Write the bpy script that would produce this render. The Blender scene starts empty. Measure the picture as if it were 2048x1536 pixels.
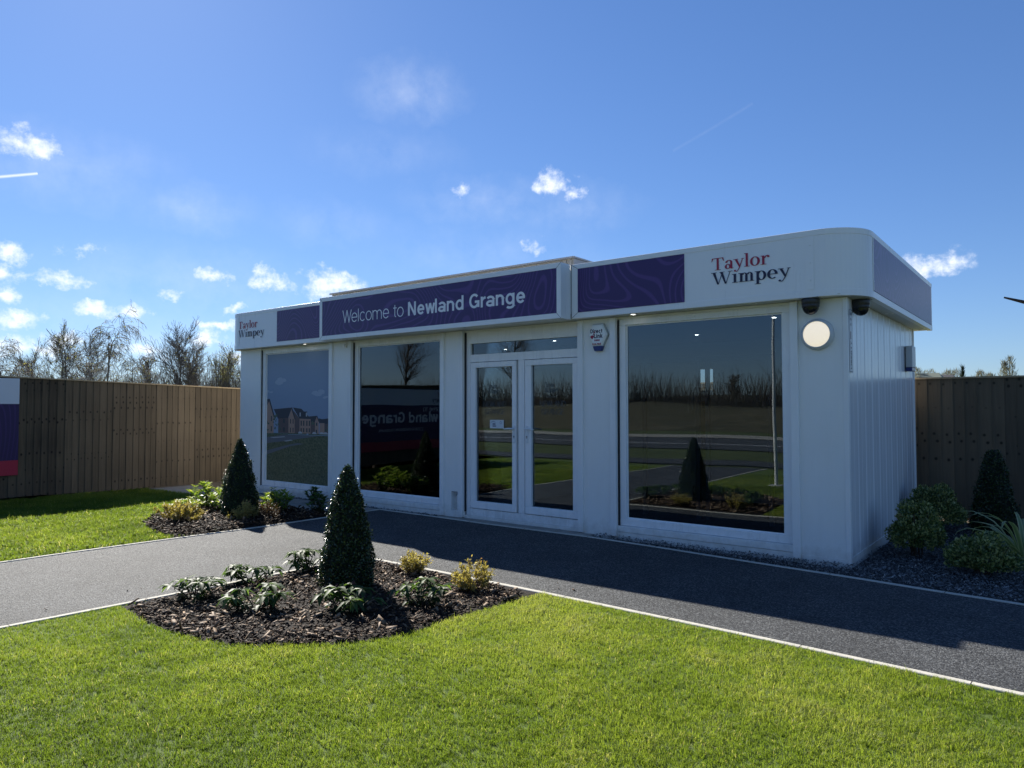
import bpy, math, random
import numpy as np
from mathutils import Vector, Matrix
R = math.radians
S = bpy.context.scene
COL = S.collection

# ---------------------------------------------------------------- camera
CAMP = Vector((1.6652, -7.3648, 1.5))
yaw, pitch, roll = -0.6589, 0.0336, -0.001
f = Vector((math.sin(yaw)*math.cos(pitch), math.cos(yaw)*math.cos(pitch), math.sin(pitch)))
r = Vector((math.cos(yaw), -math.sin(yaw), 0)); u = r.cross(f)
r, u = math.cos(roll)*r + math.sin(roll)*u, -math.sin(roll)*r + math.cos(roll)*u
cd = bpy.data.cameras.new('camera'); cam = bpy.data.objects.new('camera', cd); COL.objects.link(cam)
m = Matrix((r, u, -f)).transposed().to_4x4(); m.translation = CAMP
cam.matrix_world = m
cd.sensor_fit = 'HORIZONTAL'; cd.sensor_width = 36; cd.lens = 36*1439.66/2048
cd.clip_start = 0.05; cd.clip_end = 3000
S.camera = cam

# ---------------------------------------------------------------- light
SUN = Vector((-1.281, 0.528, 1.0)).normalized()       # towards the sun
el = math.asin(SUN.z); az = math.atan2(SUN.x, SUN.y)
sl = bpy.data.lights.new('sun', 'SUN'); sun = bpy.data.objects.new('sun', sl); COL.objects.link(sun)
sl.energy = 5.0; sl.angle = R(0.53); sl.color = (1, 0.95, 0.86)
sun.rotation_euler = (-SUN).to_track_quat('-Z', 'Y').to_euler(); sun.location = SUN*60
S.view_settings.view_transform = 'Standard'; S.view_settings.look = 'None'
S.view_settings.exposure = 1.0; S.view_settings.gamma = 1
W = bpy.data.worlds.new('World'); S.world = W; W.use_nodes = True
nt = W.node_tree; nt.nodes.clear()
def N(t, typ, **k):
    n = t.nodes.new(typ)
    for a, b in k.items(): setattr(n, a, b)
    return n
def mth(t, op, a, b=None, c=None, clamp=False):
    n = N(t, 'ShaderNodeMath', operation=op, use_clamp=clamp)
    for i, v in enumerate((a, b, c)):
        if v is None: continue
        if isinstance(v, (int, float)): n.inputs[i].default_value = v
        else: t.links.new(v, n.inputs[i])
    return n.outputs[0]
sky = N(nt, 'ShaderNodeTexSky', sky_type='NISHITA')
sky.sun_disc = False; sky.sun_elevation = el; sky.sun_rotation = az % (2*math.pi)
sky.altitude = 50; sky.air_density = 1.0; sky.dust_density = 0.12; sky.ozone_density = 2.2
tc = N(nt, 'ShaderNodeTexCoord')
sep = N(nt, 'ShaderNodeSeparateXYZ'); nt.links.new(tc.outputs['Generated'], sep.inputs[0])
U0 = mth(nt, 'MULTIPLY', mth(nt, 'ARCTAN2', sep.outputs[0], sep.outputs[1]), 57.2958)
V0 = mth(nt, 'MULTIPLY', mth(nt, 'ARCSINE', sep.outputs[2]), 57.2958)
def noise(t, vec, scale, detail=5, rough=.6, dist=0):
    n = N(t, 'ShaderNodeTexNoise'); n.inputs['Scale'].default_value = scale; n.inputs['Detail'].default_value = detail
    n.inputs['Roughness'].default_value = rough; n.inputs['Distortion'].default_value = dist
    if vec is not None: t.links.new(vec, n.inputs['Vector'])
    return n
cmb = N(nt, 'ShaderNodeCombineXYZ'); nt.links.new(U0, cmb.inputs[0]); nt.links.new(V0, cmb.inputs[1])
n1 = noise(nt, cmb.outputs[0], 0.55, 6, .62)
n2 = noise(nt, cmb.outputs[0], 1.6, 5, .65)
nm = mth(nt, 'ADD', mth(nt, 'MULTIPLY', n1.outputs['Fac'], .65), mth(nt, 'MULTIPLY', n2.outputs['Fac'], .35))
# warp
wn = noise(nt, cmb.outputs[0], 0.6, 5, .6)
wv = N(nt, 'ShaderNodeVectorMath', operation='SUBTRACT'); nt.links.new(wn.outputs['Color'], wv.inputs[0]); wv.inputs[1].default_value = (.5, .5, .5)
ws = N(nt, 'ShaderNodeVectorMath', operation='SCALE'); nt.links.new(wv.outputs[0], ws.inputs[0]); ws.inputs['Scale'].default_value = 2.4
wa = N(nt, 'ShaderNodeVectorMath', operation='ADD'); nt.links.new(cmb.outputs[0], wa.inputs[0]); nt.links.new(ws.outputs[0], wa.inputs[1])
UVc = N(nt, 'ShaderNodeVectorMath', operation='MULTIPLY'); nt.links.new(wa.outputs[0], UVc.inputs[0]); UVc.inputs[1].default_value = (1, 1, 0)
def blobs(lst, vec):
    cur = None
    for (a, b, sa, sb, amp) in lst:
        s1 = N(nt, 'ShaderNodeVectorMath', operation='SUBTRACT'); nt.links.new(vec, s1.inputs[0]); s1.inputs[1].default_value = (a, b, 0)
        s2 = N(nt, 'ShaderNodeVectorMath', operation='MULTIPLY'); nt.links.new(s1.outputs[0], s2.inputs[0]); s2.inputs[1].default_value = (.92/sa, .92/sb, 0)
        s3 = N(nt, 'ShaderNodeVectorMath', operation='LENGTH'); nt.links.new(s2.outputs[0], s3.inputs[0])
        d = mth(nt, 'MULTIPLY', mth(nt, 'SUBTRACT', 1.0, s3.outputs['Value'], clamp=True), amp)
        cur = d if cur is None else mth(nt, 'MAXIMUM', cur, d)
    return cur
puffs = [(-72.4, 17.1, 3.0, 1.2, .9), (-72.7, 10.3, 1.2, .8, 1), (-73.3, 8.7, 1.5, .9, .9), (-73.0, 7.4, 1.4, .8, 1), (-72.5, 5.7, 1.9, .8, 1),
         (-71.9, 4.1, 3.0, .75, 1), (-70.0, 8.8, 2.2, .7, .75), (-60.3, 9.8, 1.7, .8, .85), (-56.5, 9.7, 2.0, 1.0, 1), (-52.0, 9.5, 3.1, 1.45, 1.15),
         (-60.9, 4.9, 1.6, .8, 1), (-60.2, 6.1, 1.6, .6, .85), (-67.8, 6.7, 1.7, .8, 1), (-65.6, 7.0, 1.4, .7, 1), (-69.9, 4.7, 1.8, .6, .9),
         (-34.6, 17.5, 1.5, 1.2, .8), (-32.6, 16.8, 1.2, 1.0, .75), (-41.9, 17.1, 1.3, .8, .62), (-7.2, 9.8, 2.6, .95, .95), (-36, 12.8, 1.5, .7, .5),
         (-64.5, 4.2, 2.2, .7, .8), (-57.5, 4.0, 3, .7, .8), (-77, 9, 3, 1.5, 1), (-79, 14, 4, 2, 1), (-85, 6, 5, 2, 1), (-63, 8.2, 1.3, .5, .7), (-58.8, 7.4, 1.2, .45, .6), (-68.8, 10.6, 1.8, .6, .5), (-54.5, 6.5, 2.0, .5, .6), (5, 8, 6, 1.5, .9), (18, 12, 5, 2, 1)]
pd = blobs(puffs, UVc.outputs[0])
dens = mth(nt, 'ADD', pd, mth(nt, 'MULTIPLY', mth(nt, 'SUBTRACT', nm, .5), 3.0))
mr = N(nt, 'ShaderNodeMapRange', interpolation_type='SMOOTHSTEP'); nt.links.new(dens, mr.inputs[0]); mr.inputs[1].default_value = .0; mr.inputs[2].default_value = 1.2
gate = mth(nt, 'MULTIPLY', pd, 6.0, clamp=True)
puffm = mth(nt, 'MULTIPLY', mr.outputs[0], gate)
veils = [(-45.9, 23.9, 5, 2.6, .75), (-62, 14.4, 5, 2.0, .6), (-70, 16, 8, 3.0, .55), (-40, 16.2, 7, 2.2, .6), (-62, 9, 12, 3, .55), (-52, 14, 5, 2, .4), (-68, 5, 14, 4, .5), (-33, 15.5, 6, 2.4, .5), (-48, 19.5, 7, 2, .3), (-40, 12, 12, 3, .35)]
vd = blobs(veils, UVc.outputs[0])
vn = noise(nt, cmb.outputs[0], 0.33, 6, .6)
veil = mth(nt, 'MULTIPLY', vd, mth(nt, 'MULTIPLY', mth(nt, 'SUBTRACT', vn.outputs['Fac'], .30), 2.0, clamp=True), clamp=True)
# contrails: thin bright lines high in the air
def trail(u1, v1, u2, v2, w, amp):
    L = math.hypot(u2-u1, v2-v1); tx, ty = (u2-u1)/L, (v2-v1)/L
    du = mth(nt, 'SUBTRACT', U0, u1); dv = mth(nt, 'SUBTRACT', V0, v1)
    s = mth(nt, 'ADD', mth(nt, 'MULTIPLY', du, tx), mth(nt, 'MULTIPLY', dv, ty))
    q = mth(nt, 'ABSOLUTE', mth(nt, 'SUBTRACT', mth(nt, 'MULTIPLY', du, ty), mth(nt, 'MULTIPLY', dv, tx)))
    a = mth(nt, 'SUBTRACT', 1, mth(nt, 'DIVIDE', q, w), clamp=True)
    b = mth(nt, 'MULTIPLY', mth(nt, 'GREATER_THAN', s, 0), mth(nt, 'LESS_THAN', s, L))
    return mth(nt, 'MULTIPLY', mth(nt, 'MULTIPLY', a, b), amp)
tr = mth(nt, 'MAXIMUM', trail(-76, 14.1, -71.4, 15.36, .13, .8), mth(nt, 'MULTIPLY', trail(-25, 19.4, -19.0, 22.1, .16, .035), mth(nt, 'MULTIPLY', n2.outputs['Fac'], 1.6)))
alpha = mth(nt, 'MAXIMUM', mth(nt, 'MAXIMUM', puffm, mth(nt, 'MULTIPLY', veil, .42)), tr)
alpha = mth(nt, 'MULTIPLY', mth(nt, 'MULTIPLY', alpha, .94), mth(nt, 'GREATER_THAN', V0, 0.2))
# the sky itself, a touch more saturated
hs = N(nt, 'ShaderNodeHueSaturation'); nt.links.new(sky.outputs[0], hs.inputs['Color']); hs.inputs['Saturation'].default_value = 1.12
gm = N(nt, 'ShaderNodeGamma'); gm.inputs[1].default_value = .80; nt.links.new(hs.outputs[0], gm.inputs[0])
tn_ = N(nt, 'ShaderNodeMix', data_type='RGBA', blend_type='MULTIPLY'); tn_.inputs['Factor'].default_value = 1; nt.links.new(gm.outputs[0], tn_.inputs[6]); tn_.inputs[7].default_value = (.70, .91, 1.30, 1)
SKYK = 0.069
bg = N(nt, 'ShaderNodeMix', data_type='RGBA'); nt.links.new(alpha, bg.inputs['Factor']); nt.links.new(tn_.outputs[2], bg.inputs[6])
cc = N(nt, 'ShaderNodeMix', data_type='RGBA'); nt.links.new(nm, cc.inputs['Factor'])
cc.inputs[6].default_value = (7.0, 7.6, 8.6, 1); cc.inputs[7].default_value = (10.5, 10.5, 10.5, 1)
nt.links.new(cc.outputs[2], bg.inputs[7])
bk = N(nt, 'ShaderNodeBackground'); bk.inputs['Strength'].default_value = SKYK; nt.links.new(bg.outputs[2], bk.inputs['Color'])
wo = N(nt, 'ShaderNodeOutputWorld'); nt.links.new(bk.outputs[0], wo.inputs['Surface'])

# ---------------------------------------------------------------- helpers
def tag(o, label=None, cat=None, group=None, kind=None):
    if label: o['label'] = label
    if cat: o['category'] = cat
    if group: o['group'] = group
    if kind: o['kind'] = kind
    return o
def empty(name, loc, label, cat, group=None):
    o = bpy.data.objects.new(name, None); o.empty_display_size = .2; COL.objects.link(o); o.location = loc
    return tag(o, label, cat, group)
class MB:
    def __init__(s): s.v = []; s.f = []; s.mi = []; s.n = 0; s.k = 0
    def add(s, vs, fs, mi=0):
        s.v += [tuple(map(float, p)) for p in vs]; s.f += [tuple(i+s.n for i in q) for q in fs]; s.mi += [mi]*len(fs); s.n += len(vs)
    def box(s, x0, y0, z0, x1, y1, z1, mi=0):
        x0, x1 = min(x0, x1), max(x0, x1); y0, y1 = min(y0, y1), max(y0, y1); z0, z1 = min(z0, z1), max(z0, z1)
        s.add([(x0,y0,z0),(x1,y0,z0),(x1,y1,z0),(x0,y1,z0),(x0,y0,z1),(x1,y0,z1),(x1,y1,z1),(x0,y1,z1)],
              [(0,3,2,1),(4,5,6,7),(0,1,5,4),(1,2,6,5),(2,3,7,6),(3,0,4,7)], mi)
    def tube(s, pts, rad, n=8, mi=0, cap=True):
        pts = [Vector(p) for p in pts]; rad = rad if isinstance(rad, (list, tuple)) else [rad]*len(pts)
        vs = []; fs = []
        for i, p in enumerate(pts):
            d = (pts[min(i+1, len(pts)-1)] - pts[max(i-1, 0)]).normalized()
            a = d.orthogonal().normalized() if i == 0 else (a - d*a.dot(d)).normalized()
            b = d.cross(a)
            for k in range(n):
                t = 2*math.pi*k/n; vs.append(p + (a*math.cos(t) + b*math.sin(t))*rad[i])
        for i in range(len(pts)-1):
            for k in range(n): fs.append((i*n+k, i*n+(k+1) % n, (i+1)*n+(k+1) % n, (i+1)*n+k))
        if cap: fs.append(tuple(range(n))[::-1]); fs.append(tuple((len(pts)-1)*n+k for k in range(n)))
        s.add(vs, fs, mi)
    def lathe(s, c, axis, prof, n=24, mi=0):          # prof: (distance along axis, radius)
        ax = Vector(axis).normalized(); a = ax.orthogonal().normalized(); b = ax.cross(a); c = Vector(c); vs = []; fs = []
        for (h, q) in prof:
            for k in range(n):
                t = 2*math.pi*k/n; vs.append(c + ax*h + (a*math.cos(t)+b*math.sin(t))*q)
        for i in range(len(prof)-1):
            for k in range(n): fs.append((i*n+k, i*n+(k+1) % n, (i+1)*n+(k+1) % n, (i+1)*n+k))
        s.add(vs, fs, mi)
    def sweep(s, path, prof, mi=0, closed=False):     # path: (x, y) list, prof: (outward offset, z) closed loop; right-hand side is outward
        P = [Vector((p[0], p[1])) for p in path]; n = len(P); m_ = len(prof); vs = []; fs = []
        for i, p in enumerate(P):
            d1 = (P[i]-P[i-1]).normalized() if (i > 0 or closed) else (P[1]-P[0]).normalized()
            d2 = (P[(i+1) % n]-P[i]).normalized() if (i < n-1 or closed) else d1
            n1 = Vector((d1.y, -d1.x)); n2_ = Vector((d2.y, -d2.x)); nn = (n1+n2_); nn = nn/max(nn.dot(n1), .2)
            for (o_, z) in prof: vs.append((p.x+nn.x*o_, p.y+nn.y*o_, z))
        for i in range(n if closed else n-1):
            j = (i+1) % n
            for k in range(m_): l = (k+1) % m_; fs.append((i*m_+k, j*m_+k, j*m_+l, i*m_+l))
        if not closed: fs.append(tuple(range(m_))[::-1]); fs.append(tuple((n-1)*m_+k for k in range(m_)))
        s.add(vs, fs, mi)
    def flat(s, polys, O, Uv, Vv, mi=0, eps=4e-5, lift=0.0):    # 2-D polygons laid on a plane, each a hair above the last
        O = Vector(O); Uv = Vector(Uv); Vv = Vector(Vv); Nn = Uv.cross(Vv).normalized()
        for poly in polys:
            s.k += 1; off = Nn*(lift+eps*s.k)
            vs = [O+Uv*a+Vv*b+off for a, b in poly[0]] if isinstance(poly, list) and isinstance(poly[0], list) else [O+Uv*a+Vv*b+off for a, b in poly]
            s.add(vs, [tuple(range(len(vs)))], mi)
    def strip(s, quads, O, Uv, Vv, mi=0, lift=0.0):             # list of primitives; each primitive = (verts2d, faces)
        O = Vector(O); Uv = Vector(Uv); Vv = Vector(Vv); Nn = Uv.cross(Vv).normalized()
        for vs2, fs in quads:
            s.k += 1; off = Nn*(lift+4e-5*s.k)
            s.add([O+Uv*a+Vv*b+off for a, b in vs2], fs, mi)
    def build(s, name, mats, parent=None, bevel=0, smooth=False):
        me = bpy.data.meshes.new(name); me.from_pydata(s.v, [], s.f)
        mats = mats if isinstance(mats, (list, tuple)) else [mats]
        for q in mats: me.materials.append(q)
        if len(mats) > 1: me.polygons.foreach_set('material_index', s.mi)
        if smooth: me.polygons.foreach_set('use_smooth', [True]*len(me.polygons))
        me.update()
        o = bpy.data.objects.new(name, me); COL.objects.link(o)
        if parent is not None: setpar(o, parent)
        if bevel:
            b = o.modifiers.new('bevel', 'BEVEL'); b.width = bevel; b.segments = 2; b.limit_method = 'ANGLE'; b.angle_limit = R(40); b.harden_normals = False
        return o
def wloc(o):
    l = Vector(o.location)
    while o.parent: o = o.parent; l += Vector(o.location)
    return l
def setpar(o, parent):
    # meshes are written in world metres; keep them there whatever the parent's origin
    o.parent = parent; o.location = Vector(o.location) - wloc(parent)
def npmesh(name, V, F, mat, parent=None, attr=None, smooth=False):
    """V (n,3), F (m,3|4) numpy; attr dict name->(n,) floats per vertex"""
    me = bpy.data.meshes.new(name); k = F.shape[1]
    me.vertices.add(len(V)); me.vertices.foreach_set('co', np.ascontiguousarray(V, np.float32).ravel())
    me.loops.add(F.size); me.loops.foreach_set('vertex_index', np.ascontiguousarray(F, np.int32).ravel())
    me.polygons.add(len(F)); me.polygons.foreach_set('loop_start', np.arange(0, F.size, k, dtype=np.int32))
    me.polygons.foreach_set('loop_total', np.full(len(F), k, np.int32))
    if smooth: me.polygons.foreach_set('use_smooth', np.ones(len(F), bool))
    me.update(calc_edges=True)
    for nme, a in (attr or {}).items():
        at = me.attributes.new(nme, 'FLOAT', 'POINT'); at.data.foreach_set('value', np.ascontiguousarray(a, np.float32))
    for q in (mat if isinstance(mat, (list, tuple)) else [mat]): me.materials.append(q)
    o = bpy.data.objects.new(name, me); COL.objects.link(o)
    if parent is not None: setpar(o, parent)
    return o
def inpoly(x, y, poly):
    ins = np.zeros(len(x), bool); n = len(poly)
    for i in range(n):
        x1, y1 = poly[i]; x2, y2 = poly[(i+1) % n]
        c = ((y1 > y) != (y2 > y)) & (x < (x2-x1)*(y-y1)/((y2-y1) if y2 != y1 else 1e-9)+x1)
        ins ^= c
    return ins
def vnoise(x, y, sc, seed=0):
    rg = np.random.default_rng(seed); T = rg.random((64, 64)); X = x*sc; Y = y*sc
    xi = np.floor(X).astype(int); yi = np.floor(Y).astype(int); fx = X-xi; fy = Y-yi
    fx = fx*fx*(3-2*fx); fy = fy*fy*(3-2*fy); g = lambda a, b: T[a % 64, b % 64]
    return (g(xi, yi)*(1-fx)+g(xi+1, yi)*fx)*(1-fy)+(g(xi, yi+1)*(1-fx)+g(xi+1, yi+1)*fx)*fy

# ---------------------------------------------------------------- materials
def mat(name, col=(.5, .5, .5), rough=.5, spec=.5, metal=0, coat=0):
    m_ = bpy.data.materials.new(name); m_.use_nodes = True; b = m_.node_tree.nodes['Principled BSDF']
    b.inputs['Base Color'].default_value = (*col, 1); b.inputs['Roughness'].default_value = rough
    b.inputs['Specular IOR Level'].default_value = spec; b.inputs['Metallic'].default_value = metal
    b.inputs['Coat Weight'].default_value = coat
    return m_
def P(m_): return m_.node_tree.nodes['Principled BSDF']
def ramp(t, fac, stops):
    n = N(t, 'ShaderNodeValToRGB'); t.links.new(fac, n.inputs[0]); e = n.color_ramp.elements
    while len(e) < len(stops): e.new(.5)
    for q, (p_, c) in zip(e, stops): q.position = p_; q.color = (*c, 1)
    return n.outputs[0]
def objc(t): return N(t, 'ShaderNodeTexCoord').outputs['Object']
def geo(t): return N(t, 'ShaderNodeNewGeometry').outputs['Position']
def bump(t, h, b, strength=.3, dist=.01):
    n = N(t, 'ShaderNodeBump'); n.inputs['Strength'].default_value = strength; n.inputs['Distance'].default_value = dist
    t.links.new(h, n.inputs['Height']); t.links.new(n.outputs[0], b.inputs['Normal'])
def dirty(name, c0, c1, rough=.4, scale=1.2, spec=.5, dark=None, bs=0, r2=None):
    """paint with faint uneven dirt"""
    m_ = mat(name, c0, rough, spec); t = m_.node_tree; b = P(m_); g = geo(t)
    n = noise(t, g, scale, 6, .6); mpn = N(t, 'ShaderNodeMapping'); mpn.inputs['Scale'].default_value = (6, 6, .7); t.links.new(g, mpn.inputs[0])
    n2_ = noise(t, mpn.outputs[0], 1.0, 5, .7)
    mx = mth(t, 'ADD', mth(t, 'MULTIPLY', n.outputs['Fac'], .5), mth(t, 'MULTIPLY', n2_.outputs['Fac'], .5))
    sz = N(t, 'ShaderNodeSeparateXYZ'); t.links.new(g, sz.inputs[0]); sn = noise(t, g, 9, 5, .7)
    dm = mth(t, 'MULTIPLY', mth(t, 'SUBTRACT', mth(t, 'MULTIPLY_ADD', sn.outputs['Fac'], .42, -.03), sz.outputs[2]), 5.0, clamp=True)
    dx = N(t, 'ShaderNodeMix', data_type='RGBA'); t.links.new(mth(t, 'MULTIPLY', dm, .45), dx.inputs['Factor']); t.links.new(ramp(t, mx, [(.38, c1), (.62, c0)]), dx.inputs[6]); dx.inputs[7].default_value = (.34, .30, .24, 1)
    t.links.new(dx.outputs[2], b.inputs['Base Color'])
    t.links.new(mth(t, 'MULTIPLY_ADD', n2_.outputs['Fac'], .2, rough-.1), b.inputs['Roughness'])
    if bs: bump(t, n2_.outputs['Fac'], b, bs, .003)
    return m_
M_wall = dirty('white_cladding', (.86, .86, .83), (.81, .81, .78), .38, bs=.05)
M_upvc = dirty('white_upvc', (.88, .88, .87), (.83, .83, .82), .28, 2)
M_trim = dirty('white_trim', (.87, .87, .85), (.81, .81, .79), .35, 3)
M_fascia = dirty('fascia_white', (.86, .86, .85), (.83, .83, .83), .3, 1.5)
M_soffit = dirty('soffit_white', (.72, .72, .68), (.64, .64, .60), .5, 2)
M_rib = dirty('ribbed_cladding', (.86, .86, .85), (.80, .80, .80), .22, 1.5)
M_black = mat('black_gasket', (.01, .01, .012), .5)
M_dark = mat('dark_plastic', (.022, .025, .03), .38)
M_grey = mat('grey_metal', (.42, .42, .42), .45)
M_roof = mat('roof_membrane', (.35, .34, .32), .8)
M_navy = mat('navy_ink', (.012, .012, .05), .45)
M_red = mat('crimson_ink', (.36, .012, .05), .45)
M_white = mat('white_ink', (.82, .82, .84), .45)
M_blue = mat('blue_plastic', (.01, .03, .16), .3)
M_steel = mat('steel', (.6, .6, .6), .3, metal=1)
def wave_panel(name, base, line, sc=1.0):
    m_ = mat(name, base, .33, .5); t = m_.node_tree; b = P(m_); g = geo(t)
    n = noise(t, g, 1.05*sc, 0, .5, .25)
    v = mth(t, 'PINGPONG', mth(t, 'MULTIPLY', n.outputs['Fac'], 46), 1)
    mr_ = N(t, 'ShaderNodeMapRange', interpolation_type='SMOOTHSTEP'); t.links.new(v, mr_.inputs[0]); mr_.inputs[1].default_value = .60; mr_.inputs[2].default_value = .86
    t.links.new(ramp(t, mr_.outputs[0], [(0, base), (1, line)]), b.inputs['Base Color'])
    return m_
M_purple = wave_panel('purple_waves', (.036, .009, .105), (.078, .030, .175), 1.25)
M_hoardnavy = wave_panel('hoarding_waves', (.028, .010, .075), (.045, .018, .11), .7)
def glass(name, tint, refl=1.0):
    m_ = bpy.data.materials.new(name); m_.use_nodes = True; t = m_.node_tree; t.nodes.clear()
    tr_ = N(t, 'ShaderNodeBsdfTransparent'); tr_.inputs[0].default_value = (*tint, 1)
    gl = N(t, 'ShaderNodeBsdfGlossy'); gl.inputs['Roughness'].default_value = 0.0; gl.inputs['Color'].default_value = (refl*.86, refl*.94, refl, 1)
    fr = N(t, 'ShaderNodeFresnel'); fr.inputs['IOR'].default_value = 1.55
    k = mth(t, 'MULTIPLY_ADD', fr.outputs[0], 1.35, .03, clamp=True)
    n = noise(t, geo(t), .9, 1, .4); bp = N(t, 'ShaderNodeBump'); bp.inputs['Strength'].default_value = .35; bp.inputs['Distance'].default_value = .006
    t.links.new(n.outputs['Fac'], bp.inputs['Height']); t.links.new(bp.outputs[0], gl.inputs['Normal'])
    mx = N(t, 'ShaderNodeMixShader'); t.links.new(k, mx.inputs[0]); t.links.new(tr_.outputs[0], mx.inputs[1]); t.links.new(gl.outputs[0], mx.inputs[2])
    o = N(t, 'ShaderNodeOutputMaterial'); t.links.new(mx.outputs[0], o.inputs[0])
    return m_
M_glass = glass('window_glass', (.55, .60, .62))
def emis(name, col, s):
    m_ = mat(name, (.8, .8, .8)); b = P(m_); b.inputs['Emission Color'].default_value = (*col, 1); b.inputs['Emission Strength'].default_value = s
    return m_
M_lamp = emis('lit_lamp_lens', (1, .86, .60), .36)
M_spot2 = emis('ceiling_light_glow', (1, .97, .92), 6.0)
M_spot = emis('downlight_glow', (1, .97, .9), 3.0)
# timber boards: each board carries its own tone
def timber(name, c0, c1, c2, axis='z'):
    m_ = mat(name, c0, .8, .2); t = m_.node_tree; b = P(m_); g = geo(t)
    at = N(t, 'ShaderNodeAttribute', attribute_name='tone'); ag = N(t, 'ShaderNodeAttribute', attribute_name='grp'); au = N(t, 'ShaderNodeAttribute', attribute_name='across'); sz = N(t, 'ShaderNodeSeparateXYZ'); t.links.new(g, sz.inputs[0])
    mp = N(t, 'ShaderNodeMapping'); mp.inputs['Scale'].default_value = (38, 38, 1.6); t.links.new(g, mp.inputs[0])
    off = N(t, 'ShaderNodeCombineXYZ'); t.links.new(mth(t, 'MULTIPLY', at.outputs['Fac'], 37), off.inputs[2])
    ad = N(t, 'ShaderNodeVectorMath', operation='ADD'); t.links.new(mp.outputs[0], ad.inputs[0]); t.links.new(off.outputs[0], ad.inputs[1])
    gr = noise(t, ad.outputs[0], 1.0, 5, .65, .6)
    vo = N(t, 'ShaderNodeTexVoronoi'); vo.inputs['Scale'].default_value = 1.0
    kv = N(t, 'ShaderNodeCombineXYZ'); t.links.new(mth(t, 'MULTIPLY', au.outputs['Fac'], 1.15), kv.inputs[0]); t.links.new(mth(t, 'MULTIPLY', ag.outputs['Fac'], 53), kv.inputs[1])
    t.links.new(mth(t, 'ADD', mth(t, 'MULTIPLY', sz.outputs[2], 7.0), mth(t, 'MULTIPLY', at.outputs['Fac'], .35)), kv.inputs[2]); t.links.new(kv.outputs[0], vo.inputs['Vector'])
    kn = N(t, 'ShaderNodeMapRange', interpolation_type='SMOOTHSTEP'); t.links.new(vo.outputs['Distance'], kn.inputs[0]); kn.inputs[1].default_value = .07; kn.inputs[2].default_value = .22
    big = noise(t, g, 1.3, 3, .5)
    tone = mth(t, 'ADD', mth(t, 'MULTIPLY', gr.outputs['Fac'], .45), mth(t, 'ADD', mth(t, 'MULTIPLY', at.outputs['Fac'], .30), mth(t, 'MULTIPLY', big.outputs['Fac'], .35)))
    c = ramp(t, tone, [(.32, c1), (.55, c0), (.8, c2)])
    mx = N(t, 'ShaderNodeMix', data_type='RGBA'); t.links.new(kn.outputs[0], mx.inputs['Factor']); mx.inputs[6].default_value = (c1[0]*.35, c1[1]*.32, c1[2]*.3, 1); t.links.new(c, mx.inputs[7])
    t.links.new(mx.outputs[2], b.inputs['Base Color']); bump(t, gr.outputs['Fac'], b, .25, .004)
    return m_
M_fence = timber('fence_timber', (.125, .094, .060), (.060, .046, .032), (.20, .150, .096))
M_fence2 = timber('fence_timber_grey', (.155, .118, .078), (.10, .078, .054), (.21, .16, .105))
M_post = timber('pale_timber', (.42, .27, .12), (.30, .18, .08), (.5, .34, .17))
def ground_mat(name, stops, sc, rough=.9, bs=.4, bd=.01, det=8, spec=.3, sc2=None, stops2=None):
    m_ = mat(name, stops[0][1], rough, spec); t = m_.node_tree; b = P(m_); g = geo(t)
    n = noise(t, g, sc, det, .7); c = ramp(t, n.outputs['Fac'], stops)
    if sc2:
        n2_ = noise(t, g, sc2, 4, .6); mx = N(t, 'ShaderNodeMix', data_type='RGBA', blend_type='MULTIPLY'); mx.inputs['Factor'].default_value = 1
        t.links.new(c, mx.inputs[6]); t.links.new(ramp(t, n2_.outputs['Fac'], stops2), mx.inputs[7]); c = mx.outputs[2]
    t.links.new(c, b.inputs['Base Color']); bump(t, n.outputs['Fac'], b, bs, bd)
    return m_
M_field = ground_mat('field_turf', [(.35, (.045, .065, .015)), (.65, (.09, .11, .03))], 3, sc2=.15, stops2=[(.3, (.7, .7, .6)), (.7, (1, 1, 1))])
M_soil = ground_mat('turf_soil', [(.35, (.06, .09, .012)), (.65, (.09, .135, .02))], 8, bs=.1)
M_mulch = ground_mat('mulch_base', [(.35, (.008, .006, .005)), (.7, (.03, .02, .014))], 60, bs=1, bd=.02)
M_gravelb = ground_mat('gravel_base', [(.35, (.02, .022, .025)), (.7, (.07, .075, .08))], 90, bs=1, bd=.02)
M_concrete = ground_mat('pale_concrete', [(.3, (.46, .44, .38)), (.7, (.60, .57, .49))], 12, rough=.85, bs=.3, bd=.003, sc2=120, stops2=[(.35, (.75, .75, .75)), (.6, (1, 1, 1))])
M_slab = ground_mat('paving_slab', [(.3, (.24, .23, .20)), (.7, (.36, .34, .30))], 6, rough=.85, bs=.3, bd=.003, sc2=90, stops2=[(.35, (.8, .8, .8)), (.6, (1, 1, 1))])
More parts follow.
